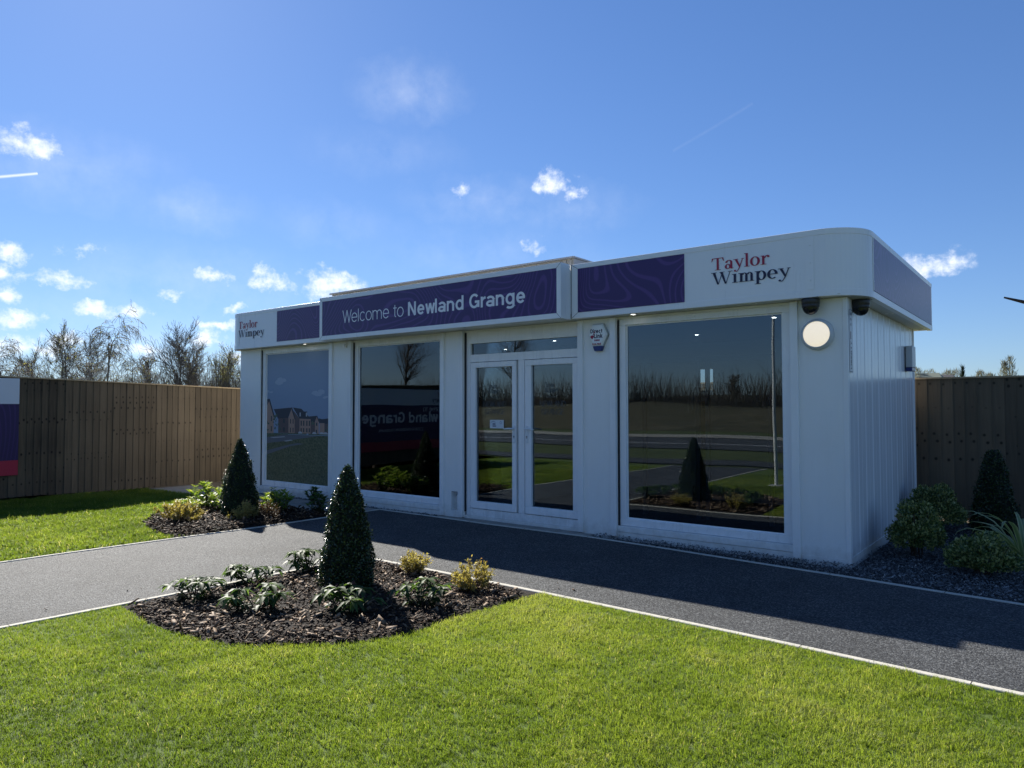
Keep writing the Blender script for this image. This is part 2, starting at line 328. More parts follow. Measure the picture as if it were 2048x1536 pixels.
def asphalt():
    m_ = mat('asphalt', (.06, .06, .06), .74, .45); t = m_.node_tree; b = P(m_); g = geo(t)
    vo = N(t, 'ShaderNodeTexVoronoi'); vo.inputs['Scale'].default_value = 105; t.links.new(g, vo.inputs['Vector'])
    hs_ = N(t, 'ShaderNodeSeparateColor'); t.links.new(vo.outputs['Color'], hs_.inputs[0])
    c = ramp(t, hs_.outputs[0], [(0, (.010, .011, .013)), (.5, (.036, .038, .041)), (.85, (.105, .107, .110)), (1, (.17, .17, .165))])
    n = noise(t, g, 1.3, 6, .65); c2 = ramp(t, n.outputs['Fac'], [(.3, (.62, .65, .68)), (.7, (1.22, 1.26, 1.28))])
    mx = N(t, 'ShaderNodeMix', data_type='RGBA', blend_type='MULTIPLY'); mx.inputs['Factor'].default_value = 1; t.links.new(c, mx.inputs[6]); t.links.new(c2, mx.inputs[7])
    t.links.new(mx.outputs[2], b.inputs['Base Color'])
    nf = noise(t, g, 260, 3, .6); hgt = mth(t, 'SUBTRACT', nf.outputs['Fac'], vo.outputs['Distance']); bump(t, hgt, b, 1.0, .010)
    return m_
M_asphalt = asphalt()
def leafmat(name, stops, trans=.35, rough=.38, spec=.5, tcol=1.5):
    m_ = bpy.data.materials.new(name); m_.use_nodes = True; t = m_.node_tree; b = P(m_)
    at = N(t, 'ShaderNodeAttribute', attribute_name='tone'); c = ramp(t, at.outputs['Fac'], stops)
    t.links.new(c, b.inputs['Base Color']); b.inputs['Roughness'].default_value = rough; b.inputs['Specular IOR Level'].default_value = spec
    tl = N(t, 'ShaderNodeBsdfTranslucent'); hs_ = N(t, 'ShaderNodeMix', data_type='RGBA', blend_type='MULTIPLY'); hs_.inputs['Factor'].default_value = 1
    t.links.new(c, hs_.inputs[6]); hs_.inputs[7].default_value = (tcol*1.15, tcol*1.15, tcol*.55, 1); t.links.new(hs_.outputs[2], tl.inputs['Color'])
    mx = N(t, 'ShaderNodeMixShader'); mx.inputs[0].default_value = trans
    o = [n for n in t.nodes if n.type == 'OUTPUT_MATERIAL'][0]
    t.links.new(b.outputs[0], mx.inputs[1]); t.links.new(tl.outputs[0], mx.inputs[2]); t.links.new(mx.outputs[0], o.inputs[0])
    return m_
M_grass = leafmat('grass_blades', [(0, (.030, .055, .010)), (.35, (.085, .130, .018)), (.75, (.155, .205, .034)), (.93, (.22, .25, .07)), (1, (.42, .37, .21))], .5, .5, .22, 1.8)
M_box = leafmat('box_leaves', [(0, (.010, .022, .008)), (.6, (.022, .045, .014)), (.93, (.05, .085, .02)), (1, (.13, .15, .04))], .12, .26, .6)
M_vib = leafmat('viburnum_leaves', [(0, (.014, .028, .014)), (.6, (.034, .065, .024)), (1, (.085, .14, .035))], .38, .5, .2, 2.2)
M_gold = leafmat('golden_leaves', [(0, (.15, .11, .04)), (.45, (.31, .25, .085)), (.8, (.45, .39, .16)), (1, (.36, .17, .08))], .42, .5, .4, 1.25)
M_lime = leafmat('lime_leaves', [(0, (.06, .12, .02)), (.5, (.15, .24, .035)), (1, (.33, .36, .10))], .45, .35, .5, 1.4)
M_bronze = leafmat('bronze_leaves', [(0, (.03, .02, .015)), (.7, (.06, .035, .02)), (1, (.26, .16, .05))], .3, .5, .4)
M_varieg = leafmat('variegated_leaves', [(0, (.04, .075, .025)), (.5, (.09, .135, .04)), (.8, (.26, .28, .09)), (1, (.46, .46, .22))], .3, .35, .5)
M_strap = leafmat('strap_leaves', [(0, (.14, .19, .07)), (.5, (.26, .31, .14)), (1, (.58, .56, .34))], .3, .4, .5)
M_bud = mat('flower_buds', (.10, .035, .03), .8)
M_bark = mat('brown_stem', (.06, .04, .028), .85)
M_twig = leafmat('bare_twigs', [(0, (.05, .04, .032)), (.5, (.12, .10, .08)), (1, (.24, .21, .17))], .05, .8, .2)
M_catkin = leafmat('spring_buds', [(0, (.16, .17, .06)), (1, (.34, .33, .16))], .4, .6, .2)
def chips():
    m_ = mat('bark_chips', (.05, .03, .02), .75, .22); t = m_.node_tree; at = N(t, 'ShaderNodeAttribute', attribute_name='tone')
    t.links.new(ramp(t, at.outputs['Fac'], [(0, (.010, .006, .004)), (.5, (.036, .020, .011)), (.85, (.105, .060, .034)), (1, (.34, .23, .14))]), P(m_).inputs['Base Color'])
    return m_
M_chip = chips()
M_chip2 = mat('pale_bark', (.20, .14, .09), .7, .25)
def stones():
    m_ = mat('slate_pebbles', (.1, .1, .1), .55, .5); t = m_.node_tree; at = N(t, 'ShaderNodeAttribute', attribute_name='tone')
    t.links.new(ramp(t, at.outputs['Fac'], [(0, (.04, .045, .05)), (.5, (.12, .13, .14)), (.92, (.25, .26, .27)), (1, (.45, .44, .42))]), P(m_).inputs['Base Color'])
    return m_
M_stone = stones()

# ---------------------------------------------------------------- the ground plan
KERB_OFF = [(-6.46, -.08), (-5.4, -.10), (-4.3, -.15), (-2.8, -.15), (-1.9, -.23), (-1.08, -.33), (-.58, -.39), (.2, -.47), (.69, -.54), (1.36, -.61), (2.5, -.75), (6, -1.2)]
KERB_L = [(-6.60, -10.1), (-6.62, -6), (-6.60, -4.3), (-6.54, -3.3), (-6.46, -2.1), (-6.45, -1.0), (-6.46, -.08)]
KERB_N = [(-4.2, -10.1), (-4.15, -5.6), (-4.09, -4.5), (-4.02, -3.05), (-3.99, -2.50), (-2.83, -2.52), (-1.75, -2.55), (.05, -2.63), (1.44, -2.72), (3.5, -2.85), (6, -3.05)]
BED_F = [(-4.05, -4.83), (-3.5, -4.90), (-3.03, -4.90), (-2.74, -4.86), (-2.53, -4.79), (-2.36, -4.69), (-2.22, -4.55), (-2.03, -4.38), (-1.89, -4.14), (-1.84, -3.91), (-1.83, -3.5), (-1.80, -3.18), (-1.78, -2.9), (-1.74, -2.58), (-2.83, -2.55), (-3.97, -2.53), (-4.0, -3.05), (-4.06, -4.4)]
BED_L = [(-6.58, -3.12), (-6.85, -3.12), (-7.24, -3.07), (-7.73, -2.92), (-8.15, -2.66), (-8.5, -2.33), (-8.95, -1.85), (-9.12, -1.45), (-9.0, -1.05), (-8.7, -.87), (-6.49, -.87), (-6.49, -2.1), (-6.57, -3.0)]
BED_Fi = [(-3.93, -4.83), (-3.5, -4.89), (-3.03, -4.89), (-2.74, -4.85), (-2.53, -4.78), (-2.36, -4.68), (-2.22, -4.54), (-2.04, -4.37), (-1.90, -4.13), (-1.85, -3.91), (-1.84, -3.5), (-1.82, -3.18), (-1.80, -2.9), (-1.84, -2.66), (-2.83, -2.64), (-3.86, -2.62), (-3.90, -3.05), (-3.95, -4.4)]
def sheet(name, poly, z, m_, sub=None):
    b = MB(); b.add([(x, y, z) for x, y in poly], [tuple(range(len(poly)))]); o = b.build(name, m_); return tag(o, kind='structure')
G = MB(); G.add([(-900, -900, -.06), (900, -900, -.06), (900, 900, -.06), (-900, 900, -.06)], [(0, 1, 2, 3)]); tag(G.build('ground', M_field), kind='structure')
pa = KERB_L[:] + KERB_OFF[1:] + KERB_N[::-1]
sheet('path', pa, 0.0, M_asphalt)
lawnR = KERB_N[:] + [(6, -10.1)]
sheet('lawn_ground', lawnR, -.004, M_soil)
lawnL = [(-14, -10.1)] + KERB_L[:-1] + [(-6.46, -.9), (-14, -.9)]
sheet('lawn_ground', lawnL, -.004, M_soil)
gr = [(-6.46, -.08)] + KERB_OFF[1:] + [(6, 4.6), (-13, 4.6), (-13, -.05)]
sheet('gravel_ground', gr, -.02, M_gravelb)
k = MB()
for path, w in ((KERB_OFF, .045), (KERB_N, .05), (KERB_L, .05)):
    k.sweep(path, [(-w/2, -.08), (w/2, -.08), (w/2, .004), (w/2-.004, .008), (-w/2+.004, .008), (-w/2, .004)])
tag(k.build('kerb', M_concrete), kind='structure')
k = MB()
for path in (KERB_OFF, KERB_N, KERB_L):
    acc = 0.; 
    for a_, b_ in zip(path, path[1:]):
        A_ = Vector(a_); B_ = Vector(b_); L_ = (B_-A_).length; d_ = (B_-A_)/L_; n_ = Vector((d_.y, -d_.x)); s_ = .915-acc
        while s_ < L_:
            p_ = A_+d_*s_; q_ = [p_+n_*.026-d_*.002, p_+n_*.026+d_*.002, p_-n_*.026+d_*.002, p_-n_*.026-d_*.002]; k.add([(v.x, v.y, .0088) for v in q_]+[(v.x, v.y, .004) for v in q_], [(0, 1, 2, 3), (0, 4, 5, 1), (1, 5, 6, 2), (2, 6, 7, 3), (3, 7, 4, 0)]); s_ += .915
        acc = (acc+L_) % .915
tag(k.build('kerb_joints', M_mulch), kind='structure')
# paving slabs in front of the doors and along the left part of the office
k = MB()
x = -5.30
for i in range(5):
    w_ = .50; x1 = x+w_
    yl = lambda q: np.interp(q, [p[0] for p in KERB_OFF], [p[1] for p in KERB_OFF])+.026
    z = .012+.002*(i % 2); k.add([(x+.004, yl(x), z), (x1-.004, yl(x1), z), (x1-.004, .03, z), (x+.004, .03, z), (x+.004, yl(x), -.05), (x1-.004, yl(x1), -.05), (x1-.004, .03, -.05), (x+.004, .03, -.05)],
          [(0, 1, 2, 3), (4, 5, 1, 0), (5, 6, 2, 1), (6, 7, 3, 2), (7, 4, 0, 3)]); x = x1
for i in range(12):
    x0 = -6.50-.45*(i+1)+.0; k.box(x0+.004, -.86, -.05, x0+.446, -.47, .004+.002*(i % 3)); k.box(x0+.004, -.465, -.05, x0+.446, -.09, .006+.002*((i+1) % 3))
tag(k.build('paving', M_slab, bevel=.003), kind='structure')
# mulch mounds
def mound(poly, z0, h, name):
    cx = sum(p[0] for p in poly)/len(poly); cy = sum(p[1] for p in poly)/len(poly); b = MB(); rings = [(1, 0), (.94, .45), (.8, .8), (.5, 1), (.2, 1.05)]; n = len(poly); vs = []; fs = []
    for s_, hh in rings: vs += [(cx+(x-cx)*s_, cy+(y-cy)*s_, z0+h*hh) for x, y in poly]
    for i in range(len(rings)-1): fs += [(i*n+j, i*n+(j+1) % n, (i+1)*n+(j+1) % n, (i+1)*n+j) for j in range(n)]
    fs.append(tuple((len(rings)-1)*n+j for j in range(n))); b.add(vs, fs); o = b.build(name, M_mulch); tag(o, kind='structure'); return cx, cy
cF = mound(BED_F, .0, .022, 'flower_bed'); cL = mound(BED_L, -.02, .06, 'flower_bed')

def chipmesh(name, poly, c, n, h, seed, lmin, lmax, label, mat_, z0=0., flatness=.35, big=1.):
    rg = np.random.default_rng(seed); P_ = np.array(poly); lo = P_.min(0); hi = P_.max(0); X = []; Y = []
    while len(X) < n:
        x = rg.uniform(lo[0], hi[0], n*2); y = rg.uniform(lo[1], hi[1], n*2); k_ = inpoly(x, y, poly); X = np.concatenate([X, x[k_]]); Y = np.concatenate([Y, y[k_]])
    X = X[:n]; Y = Y[:n]
    L = rg.uniform(lmin, lmax, n)*rg.uniform(.5, 1.3, n); Wd = L*rg.uniform(.16, .5, n); T = L*rg.uniform(.06, .2, n)
    a = rg.uniform(0, 2*np.pi, n); ti = rg.normal(0, flatness, n)
    d = np.stack([np.cos(a)*np.cos(ti), np.sin(a)*np.cos(ti), np.sin(ti)], 1); ro = rg.normal(0, flatness*1.3, n)
    s = np.stack([-np.sin(a), np.cos(a), np.zeros(n)], 1); up = np.cross(d, s); s2 = s*np.cos(ro)[:, None]+up*np.sin(ro)[:, None]; up2 = np.cross(d, s2)
    base = np.stack([X, Y, z0+h*np.clip(rg.random(n), 0, 1)+np.abs(np.sin(ti))*L*.3], 1)
    V = []
    for sx, sy, sz, kk in [(-1,-1,-1,.8),(1,-1,-1,.5),(1,1,-1,.6),(-1,1,-1,.9),(-1,-1,1,.7),(1,-1,1,.45),(1,1,1,.5),(-1,1,1,.7)]:
        jit = rg.uniform(.75, 1.1, n)
        V.append(base+d*(sx*L/2*jit)[:, None]+s2*(sy*Wd/2*kk*1.4)[:, None]+up2*(sz*T/2)[:, None])
    V = np.stack(V, 1).reshape(-1, 3); F0 = np.array([(0,3,2,1),(4,5,6,7),(0,1,5,4),(1,2,6,5),(2,3,7,6),(3,0,4,7)])
    F = (np.arange(n)[:, None, None]*8+F0[None]).reshape(-1, 4); tone = np.repeat(rg.random(n)**1.1, 8)
    o = npmesh(name, V, F, mat_, attr={'tone': tone}); return tag(o, label, None, kind='stuff')
chipmesh('bark_chips', BED_Fi, cF, 14000, .03, 1, .012, .042, 'bark chip mulch in the bed beside the near lawn', M_chip, .004)
chipmesh('bark_chips', BED_Fi, cF, 700, .03, 21, .03, .075, 'long pale bark shreds in the bed beside the near lawn', M_chip2, .012)
chipmesh('bark_chips', BED_L, cL, 6500, .06, 2, .025, .06, 'bark chip mulch in the bed left of the path', M_chip, .01)
sp = [(-4.6, -5.3), (-2.9, -5.25), (-1.9, -4.7), (-1.5, -3.9), (-1.4, -2.3), (-4.6, -2.2)]
chipmesh('bark_chips', sp, cF, 90, .004, 31, .01, .025, 'stray bark bits spilled round the near bed', M_chip, .006)
chipmesh('bark_chips', [(-6.3, -8), (-4.3, -8), (-4.2, -2.3), (2, -2.4), (3, -1.0), (-6.2, -.4)], cF, 70, .002, 32, .006, .016, 'tiny grit and bark bits on the tarmac path', M_chip2, .004)
# pebbles
gp1 = [(-2.78, -.13), (-1.9, -.20), (-1.08, -.31), (-.58, -.365), (.2, -.445), (.69, -.515), (1.36, -.585), (2.5, -.72), (3.6, -.86), (3.6, 1.2), (0.03, 1.2), (0.03, .0), (-2.78, .04)]
gp2 = [(0.03, 1.1), (3.6, 1.1), (3.6, 4.2), (.03, 4.2)]
gp3 = [(-6.46, -.06), (-5.32, -.08), (-5.32, .04), (-10.4, .05), (-10.4, -.09)]
chipmesh('gravel', gp1, 0, 20000, .045, 3, .014, .026, 'grey slate pebbles along the office wall', M_stone, -.012, .5)
chipmesh('gravel', gp2, 0, 8000, .022, 4, .02, .034, 'grey slate pebbles round the shrubs by the side wall', M_stone, -.012, .5)
chipmesh('gravel', gp3, 0, 3000, .02, 5, .016, .03, 'grey slate pebbles under the left windows', M_stone, -.012, .5)

# ---------------------------------------------------------------- grass
def blades(name, poly, holes, dens, box, hmin, hmax, wd, seed, label, keep=None):
    rg = np.random.default_rng(seed); A = (box[2]-box[0])*(box[3]-box[1]); n = int(A*dens)
    # blades come in small tufts
    nt_ = n//7; tx = rg.uniform(box[0], box[2], nt_); ty = rg.uniform(box[1], box[3], nt_)
    x = np.repeat(tx, 7)+rg.normal(0, .009, nt_*7); y = np.repeat(ty, 7)+rg.normal(0, .009, nt_*7)
    ok = inpoly(x, y, poly)
    for h in holes: ok &= ~inpoly(x, y, h)
    if keep is not None: ok &= keep(x, y, rg)
    x = x[ok]; y = y[ok]; n = len(x)
    p1 = vnoise(x+50, y+50, 2.2, seed+1); p2 = vnoise(x+50, y+50, 7.0, seed+2); p3 = vnoise(x+50, y+50, .7, seed+3)
    h = rg.uniform(hmin, hmax, n)*(.55+.5*p1+.45*p2); h *= np.where(rg.random(n) < .03, 1.5, 1)
    a = np.repeat(rg.uniform(0, 2*np.pi, nt_), 7)[ok]+rg.normal(0, .9, n); lean = np.abs(rg.normal(.85, .45, n)); wind = 5.2+1.5*(p3-.5)+2.2*(p2-.5)
    dx = np.cos(a)*lean*.75+np.cos(wind)*.30; dy = np.sin(a)*lean*.75+np.sin(wind)*.30
    w = wd*rg.uniform(.7, 1.3, n); b = rg.uniform(0, np.pi, n); sx = np.cos(b)*w/2; sy = np.sin(b)*w/2
    z0 = np.full(n, -.006)
    B0 = np.stack([x-sx, y-sy, z0], 1); B1 = np.stack([x+sx, y+sy, z0], 1)
    mx_ = x+dx*h*.32; my_ = y+dy*h*.32; mz = z0+h*.62
    M0 = np.stack([mx_-sx*.85, my_-sy*.85, mz], 1); M1 = np.stack([mx_+sx*.85, my_+sy*.85, mz], 1)
    T = np.stack([x+dx*h, y+dy*h, z0+h*np.clip(1.05-.35*np.hypot(dx, dy), .4, 1)], 1)
    V = np.stack([B0, B1, M0, M1, T], 1).reshape(-1, 3); i = np.arange(n)[:, None, None]*5
    F = (i+np.array([(0, 1, 3), (0, 3, 2), (2, 3, 4)])[None]).reshape(-1, 3)
    tone = np.clip(.0+.30*rg.random(n)+.40*p1+.22*p2+.35*p3, 0, .93); dry = rg.random(n) < (.03+.05*(p2 > .75)); tone = np.where(dry, rg.uniform(.93, 1, n), tone)
    o = npmesh(name, V, F, M_grass, attr={'tone': np.repeat(tone, 5)}); return tag(o, label, None, kind='stuff')
def near(x, y, rg):
    # thinner away from the spot the photograph is taken from, and outside what it sees
    dx = x-1.6652; dy = y+7.3648; dep = dx*f.x+dy*f.y; lat = np.abs(dx*r.x+dy*r.y); side = lat/np.maximum(dep, .1)
    d = np.hypot(dx, dy); p = np.where(d < 4.0, 1, np.where(d < 5.5, .8, .62)); p = np.where((side > .78) | (dep < 2.2), .12, p); return rg.random(len(x)) < p
lawnR_in = [(-4.12, -9.5), (-4.11, -5.6), (-4.05, -4.5), (-4.0, -3.05), (-3.95, -2.53), (-2.83, -2.55), (-1.75, -2.585), (.05, -2.665), (1.44, -2.755), (3.5, -2.885), (5.5, -3.05), (5.5, -9.5)]
blades('grass', lawnR_in, [BED_F], 30000, (-4.2, -8.5, 4.2, -2.55), .017, .037, .0024, 11, 'short green lawn grass in the foreground', near)
def leftk(x, y, rg):
    p = np.where(y < -7, .15, 1); return rg.random(len(x)) < p
lawnL_in = [(-12.0, -9.5), (-6.65, -9.5), (-6.66, -6), (-6.64, -4.3), (-6.58, -3.3), (-6.5, -2.1), (-6.5, -.9), (-12.0, -.88)]
blades('grass', lawnL_in, [BED_L], 6500, (-12.05, -9.5, -6.5, -.88), .03, .06, .0055, 12, 'short green lawn grass between the path and the left fence', leftk)

# ---------------------------------------------------------------- lettering
def rib(pts, w, closed=False):
    n = len(pts); vs = []; fs = []; Pq = [Vector(p) for p in pts]
    for i in range(n):
        a = Pq[i-1] if (i > 0 or closed) else None; c = Pq[(i+1) % n] if (i < n-1 or closed) else None; p = Pq[i]
        d1 = (p-a).normalized() if a is not None else (c-p).normalized(); d2 = (c-p).normalized() if c is not None else d1
        n1 = Vector((-d1.y, d1.x)); n2_ = Vector((-d2.y, d2.x)); m_ = n1+n2_
        if m_.length < 1e-6: m_ = n1
        m_ = m_.normalized(); k_ = 1/max(m_.dot(n1), .45); hw = (w[i] if isinstance(w, (list, tuple)) else w)/2
        vs += [tuple(p+m_*hw*k_), tuple(p-m_*hw*k_)]
    for i in range(n if closed else n-1):
        j = (i+1) % n; fs.append((2*i+1, 2*j+1, 2*j, 2*i))
    return (vs, fs)
def arc(cx, cy, rx, ry, a0, a1, n=18): return [(cx+rx*math.cos(R(a0+(a1-a0)*i/n)), cy+ry*math.sin(R(a0+(a1-a0)*i/n))) for i in range(n+1)]
def ring(cx, cy, rx, ry, n=28): return arc(cx, cy, rx, ry, 0, 360*(n-1)/n, n-1)
def glyph(ch, w):
    """narrow grotesque letters drawn as strokes of width w; returns advance, primitives. cap height .72"""
    k = w/2; C = .72; X = .525; o = []; sb = .035+.0*w; L = lambda *p, **q: o.append(rib(list(p), w, **q))
    if ch == ' ': return .24, []
    if ch == 'W':
        b = .74; L((k*.9, C), (.22, 0)); L((.20, 0), (b/2, C)); L((b/2, C), (b-.20, 0)); L((b-.22, 0), (b-k*.9, C)); return b, o
    if ch == 'w':
        b = .60; L((k*.9, X), (.17, 0)); L((.16, 0), (b/2, X)); L((b/2, X), (b-.16, 0)); L((b-.17, 0), (b-k*.9, X)); return b, o
    if ch == 'N': b = .52; L((k, 0), (k, C)); L((k, C), (b-k, 0)); L((b-k, 0), (b-k, C)); return b+.09, o
    if ch == 'A': b = .54; L((k*.9, 0), (b/2, C)); L((b/2, C), (b-k*.9, 0)); L((.13, .24), (b-.13, .24)); return b, o
    if ch == 'L': b = .40; L((k, C), (k, k), (b, k)); return b+.04, o
    if ch == 'I': L((k, 0), (k, C)); return w+.09, o
    if ch == 'E': b = .42; L((k, 0), (k, C)); L((k, k), (b, k)); L((k, C/2), (b-.03, C/2)); L((k, C-k), (b, C-k)); return b+.07, o
    if ch == 'T': b = .48; L((b/2, 0), (b/2, C)); L((0, C-k), (b, C-k)); return b+.04, o
    if ch == 'Y': b = .54; L((k*.9, C), (b/2, .30)); L((b-k*.9, C), (b/2, .30)); L((b/2, 0), (b/2, .33)); return b+.03, o
    if ch == 'D': b = .52; L((k, 0), (k, C)); o.append(rib([(k, k), (.22, k)]+arc(.24, C/2, b-k-.24, C/2-k, -90, 90)+[(k, C-k)], w)); return b+.07, o
    if ch == 'R': b = .50; L((k, 0), (k, C)); o.append(rib([(k, C/2-.0), (.26, C/2)]+arc(.28, C*.75-k*.5, b-k-.30, C/4-k*.5, -90, 90)+[(k, C-k)], w)); L((.28, C/2), (b-k*.6, 0)); return b+.06, o
    if ch == 'B':
        b = .48; L((k, 0), (k, C)); o.append(rib([(k, k), (.24, k)]+arc(.25, C*.25+k*.5, b-k-.25, C/4-k*.5, -90, 90)+[(k, C/2)], w)); o.append(rib([(k, C/2), (.22, C/2)]+arc(.23, C*.75-k*.5, b-k-.26, C/4-k*.5, -90, 90)+[(k, C-k)], w)); return b+.07, o
    if ch == 'G':
        b = .58; o.append(rib(arc(b/2, C/2, b/2-k, C/2-k, 42, 330), w)); L((b/2+.03, C*.44), (b-k, C*.44)); L((b-k, C*.44+k), (b-k, 0.04)); return b+.07, o
    if ch in 'oO0' or ch == 'o':
        if ch == 'o': b = .47; o.append(rib(ring(b/2, X/2, b/2-k, X/2-k+.008), w, True)); return b+.06, o
        b = .46; o.append(rib(ring(b/2, C/2, b/2-k, C/2-k), w, True)); return b+.06, o
    if ch == 'e': b = .46; o.append(rib(arc(b/2, X/2, b/2-k, X/2-k+.008, 0, 322), w)); L((k, X/2), (b-k*.2, X/2)); return b+.06, o
    if ch == 'c': b = .44; o.append(rib(arc(b/2, X/2, b/2-k, X/2-k+.008, 42, 318), w)); return b+.03, o
    if ch == 'l': L((k, 0), (k, C)); return w+.085, o
    if ch == 'i': L((k, 0), (k, X)); L((k, C-w*.9), (k, C)); return w+.085, o
    if ch == 't': L((.12, .66), (.12, .12)); o.append(rib([(.12, .14)]+arc(.20, .12, .08, .12-k, 180, 275, 6), w)); L((0, X-k), (.25, X-k)); return .28, o
    if ch == 'm':
        b = .70; L((k, 0), (k, X)); h2 = (b/2-k); o.append(rib([(b/2, 0), (b/2, X*.62)]+arc(k+h2/2, X*.62, h2/2, X*.38-k, 0, 180), w)); o.append(rib([(b-k, 0), (b-k, X*.62)]+arc(b/2+h2/2, X*.62, h2/2, X*.38-k, 0, 180), w)); return b+.085, o
    if ch in 'nhr':
        b = .44 if ch != 'r' else .30; L((k, 0), (k, C if ch == 'h' else X))
        if ch == 'r': o.append(rib(arc(b+.0, X*.55, b-k, X*.45-k, 178, 96), w)); return b+.01, o
        o.append(rib([(b-k, 0), (b-k, X*.6)]+arc(b/2, X*.6, b/2-k, X*.4-k, 0, 180), w)); return b+.085, o
    if ch in 'db':
        b = .47; xs = b-k if ch == 'd' else k; o.append(rib(ring(b/2, X/2, b/2-k, X/2-k+.008), w, True)); L((xs, 0), (xs, C)); return b+.085, o
    if ch == 'g':
        b = .47; o.append(rib(ring(b/2, X/2, b/2-k, X/2-k+.008), w, True)); o.append(rib([(b-k, X), (b-k, -.06)]+arc(b/2, -.06, b/2-k, .15-k, 0, -155), w)); return b+.085, o
    if ch == 'a':
        b = .45; o.append(rib([(b-k, 0), (b-k, X*.66)]+arc(b/2, X*.66, b/2-k, X*.34-k, 0, 155), w)); o.append(rib(ring(b/2-.015, .155, b/2-k-.005, .155-k+.006, 22), w, True)); return b+.07, o
    if ch == 's':
        b = .40; o.append(rib(arc(b/2, X*.73, b/2-k, X*.27-k, 40, 270, 12)+arc(b/2, X*.27, b/2-k, X*.27-k+.0, 90, -140, 12), w)); return b+.05, o
    if ch == 'k': b = .44; L((k, 0), (k, C)); L((k, .2), (b-k, X)); L((.17, .27), (b-k*.6, 0)); return b+.03, o
    if ch == '1': L((.22, 0), (.22, C), (.08, C-.14)); return .38, o
    if ch == '2': o.append(rib(arc(.23, .5, .23-k, .22-k, 165, -25, 12)+[(k, k), (.45, k)], w)); return .52, o
    if ch == '3': o.append(rib(arc(.22, .53, .20-k, .19-k, 150, -90, 12), w)); o.append(rib(arc(.22, .2, .23-k, .2-k, 90, -150, 12), w)); return .52, o
    if ch == '4': L((.34, 0), (.34, C), (.02, .2), (.47, .2)); return .53, o
    if ch == '5': L((.42, C-k), (.12, C-k), (.08, .40)); o.append(rib(arc(.22, .23, .24-k, .23-k, 130, -150, 12), w)); return .52, o
    if ch == '6': o.append(rib(ring(.23, .22, .23-k, .22-k), w, True)); o.append(rib(arc(.30, .25, .30-k, .47-k, 180, 95, 8), w)); return .52, o
    if ch == '7': L((0, C-k), (.44, C-k), (.16, 0)); return .5, o
    if ch == '8': o.append(rib(ring(.23, .2, .23-k, .2-k+.02), w, True)); o.append(rib(ring(.23, .54, .2-k, .18-k+.01), w, True)); return .52, o
    if ch == '9': o.append(rib(ring(.23, .5, .23-k, .22-k), w, True)); o.append(rib(arc(.16, .47, .30-k, .47-k, 0, -85, 8), w)); return .52, o
    if ch == '&': o.append(rib(ring(.22, .54, .15-k*.5, .18-k, 16), w, True)); o.append(rib(ring(.22, .2, .22-k, .2-k, 16), w, True)); L((.2, .4), (.5, 0)); return .55, o
    if ch == ',': L((.06, .05), (.02, -.1)); return .16, o
    return .3, o
def text(mb, s, O, Uv, Vv, length=None, size=.1, w=.09, mi=0, lift=.0, track=0, align='l'):
    x = 0; pr = []
    for ch in s:
        a, g_ = glyph(ch, w)
        for vs, fs in g_: pr.append(([(p[0]+x, p[1]) for p in vs], fs))
        x += a+track
    sx = (length/x) if length else size
    off = -x*sx/2 if align == 'c' else (-x*sx if align == 'r' else 0)
    mb.strip([([(p[0]*sx+off, p[1]*size) for p in vs], fs) for vs, fs in pr], O, Uv, Vv, mi, lift)
    return x*sx
def el_ring(cx, cy, rx, ry, tx, ty, a0=0, a1=360, n=30):
    vs = []; fs = []; full = abs(a1-a0) >= 360
    for i in range(n if full else n+1):
        t = R(a0+(a1-a0)*i/n); vs += [(cx+rx*math.cos(t), cy+ry*math.sin(t)), (cx+(rx-tx)*math.cos(t), cy+(ry-ty)*math.sin(t))]
    m_ = n if full else n+1
    for i in range(n):
        j = (i+1) % m_; fs.append((2*i, 2*j, 2*j+1, 2*i+1))
    return (vs, fs)
def q4(*p): return (list(p), [tuple(range(len(p)))])
def disc2(cx, cy, r_, n=16): return ([(cx+r_*math.cos(2*math.pi*i/n), cy+r_*math.sin(2*math.pi*i/n)) for i in range(n)], [tuple(range(n))])
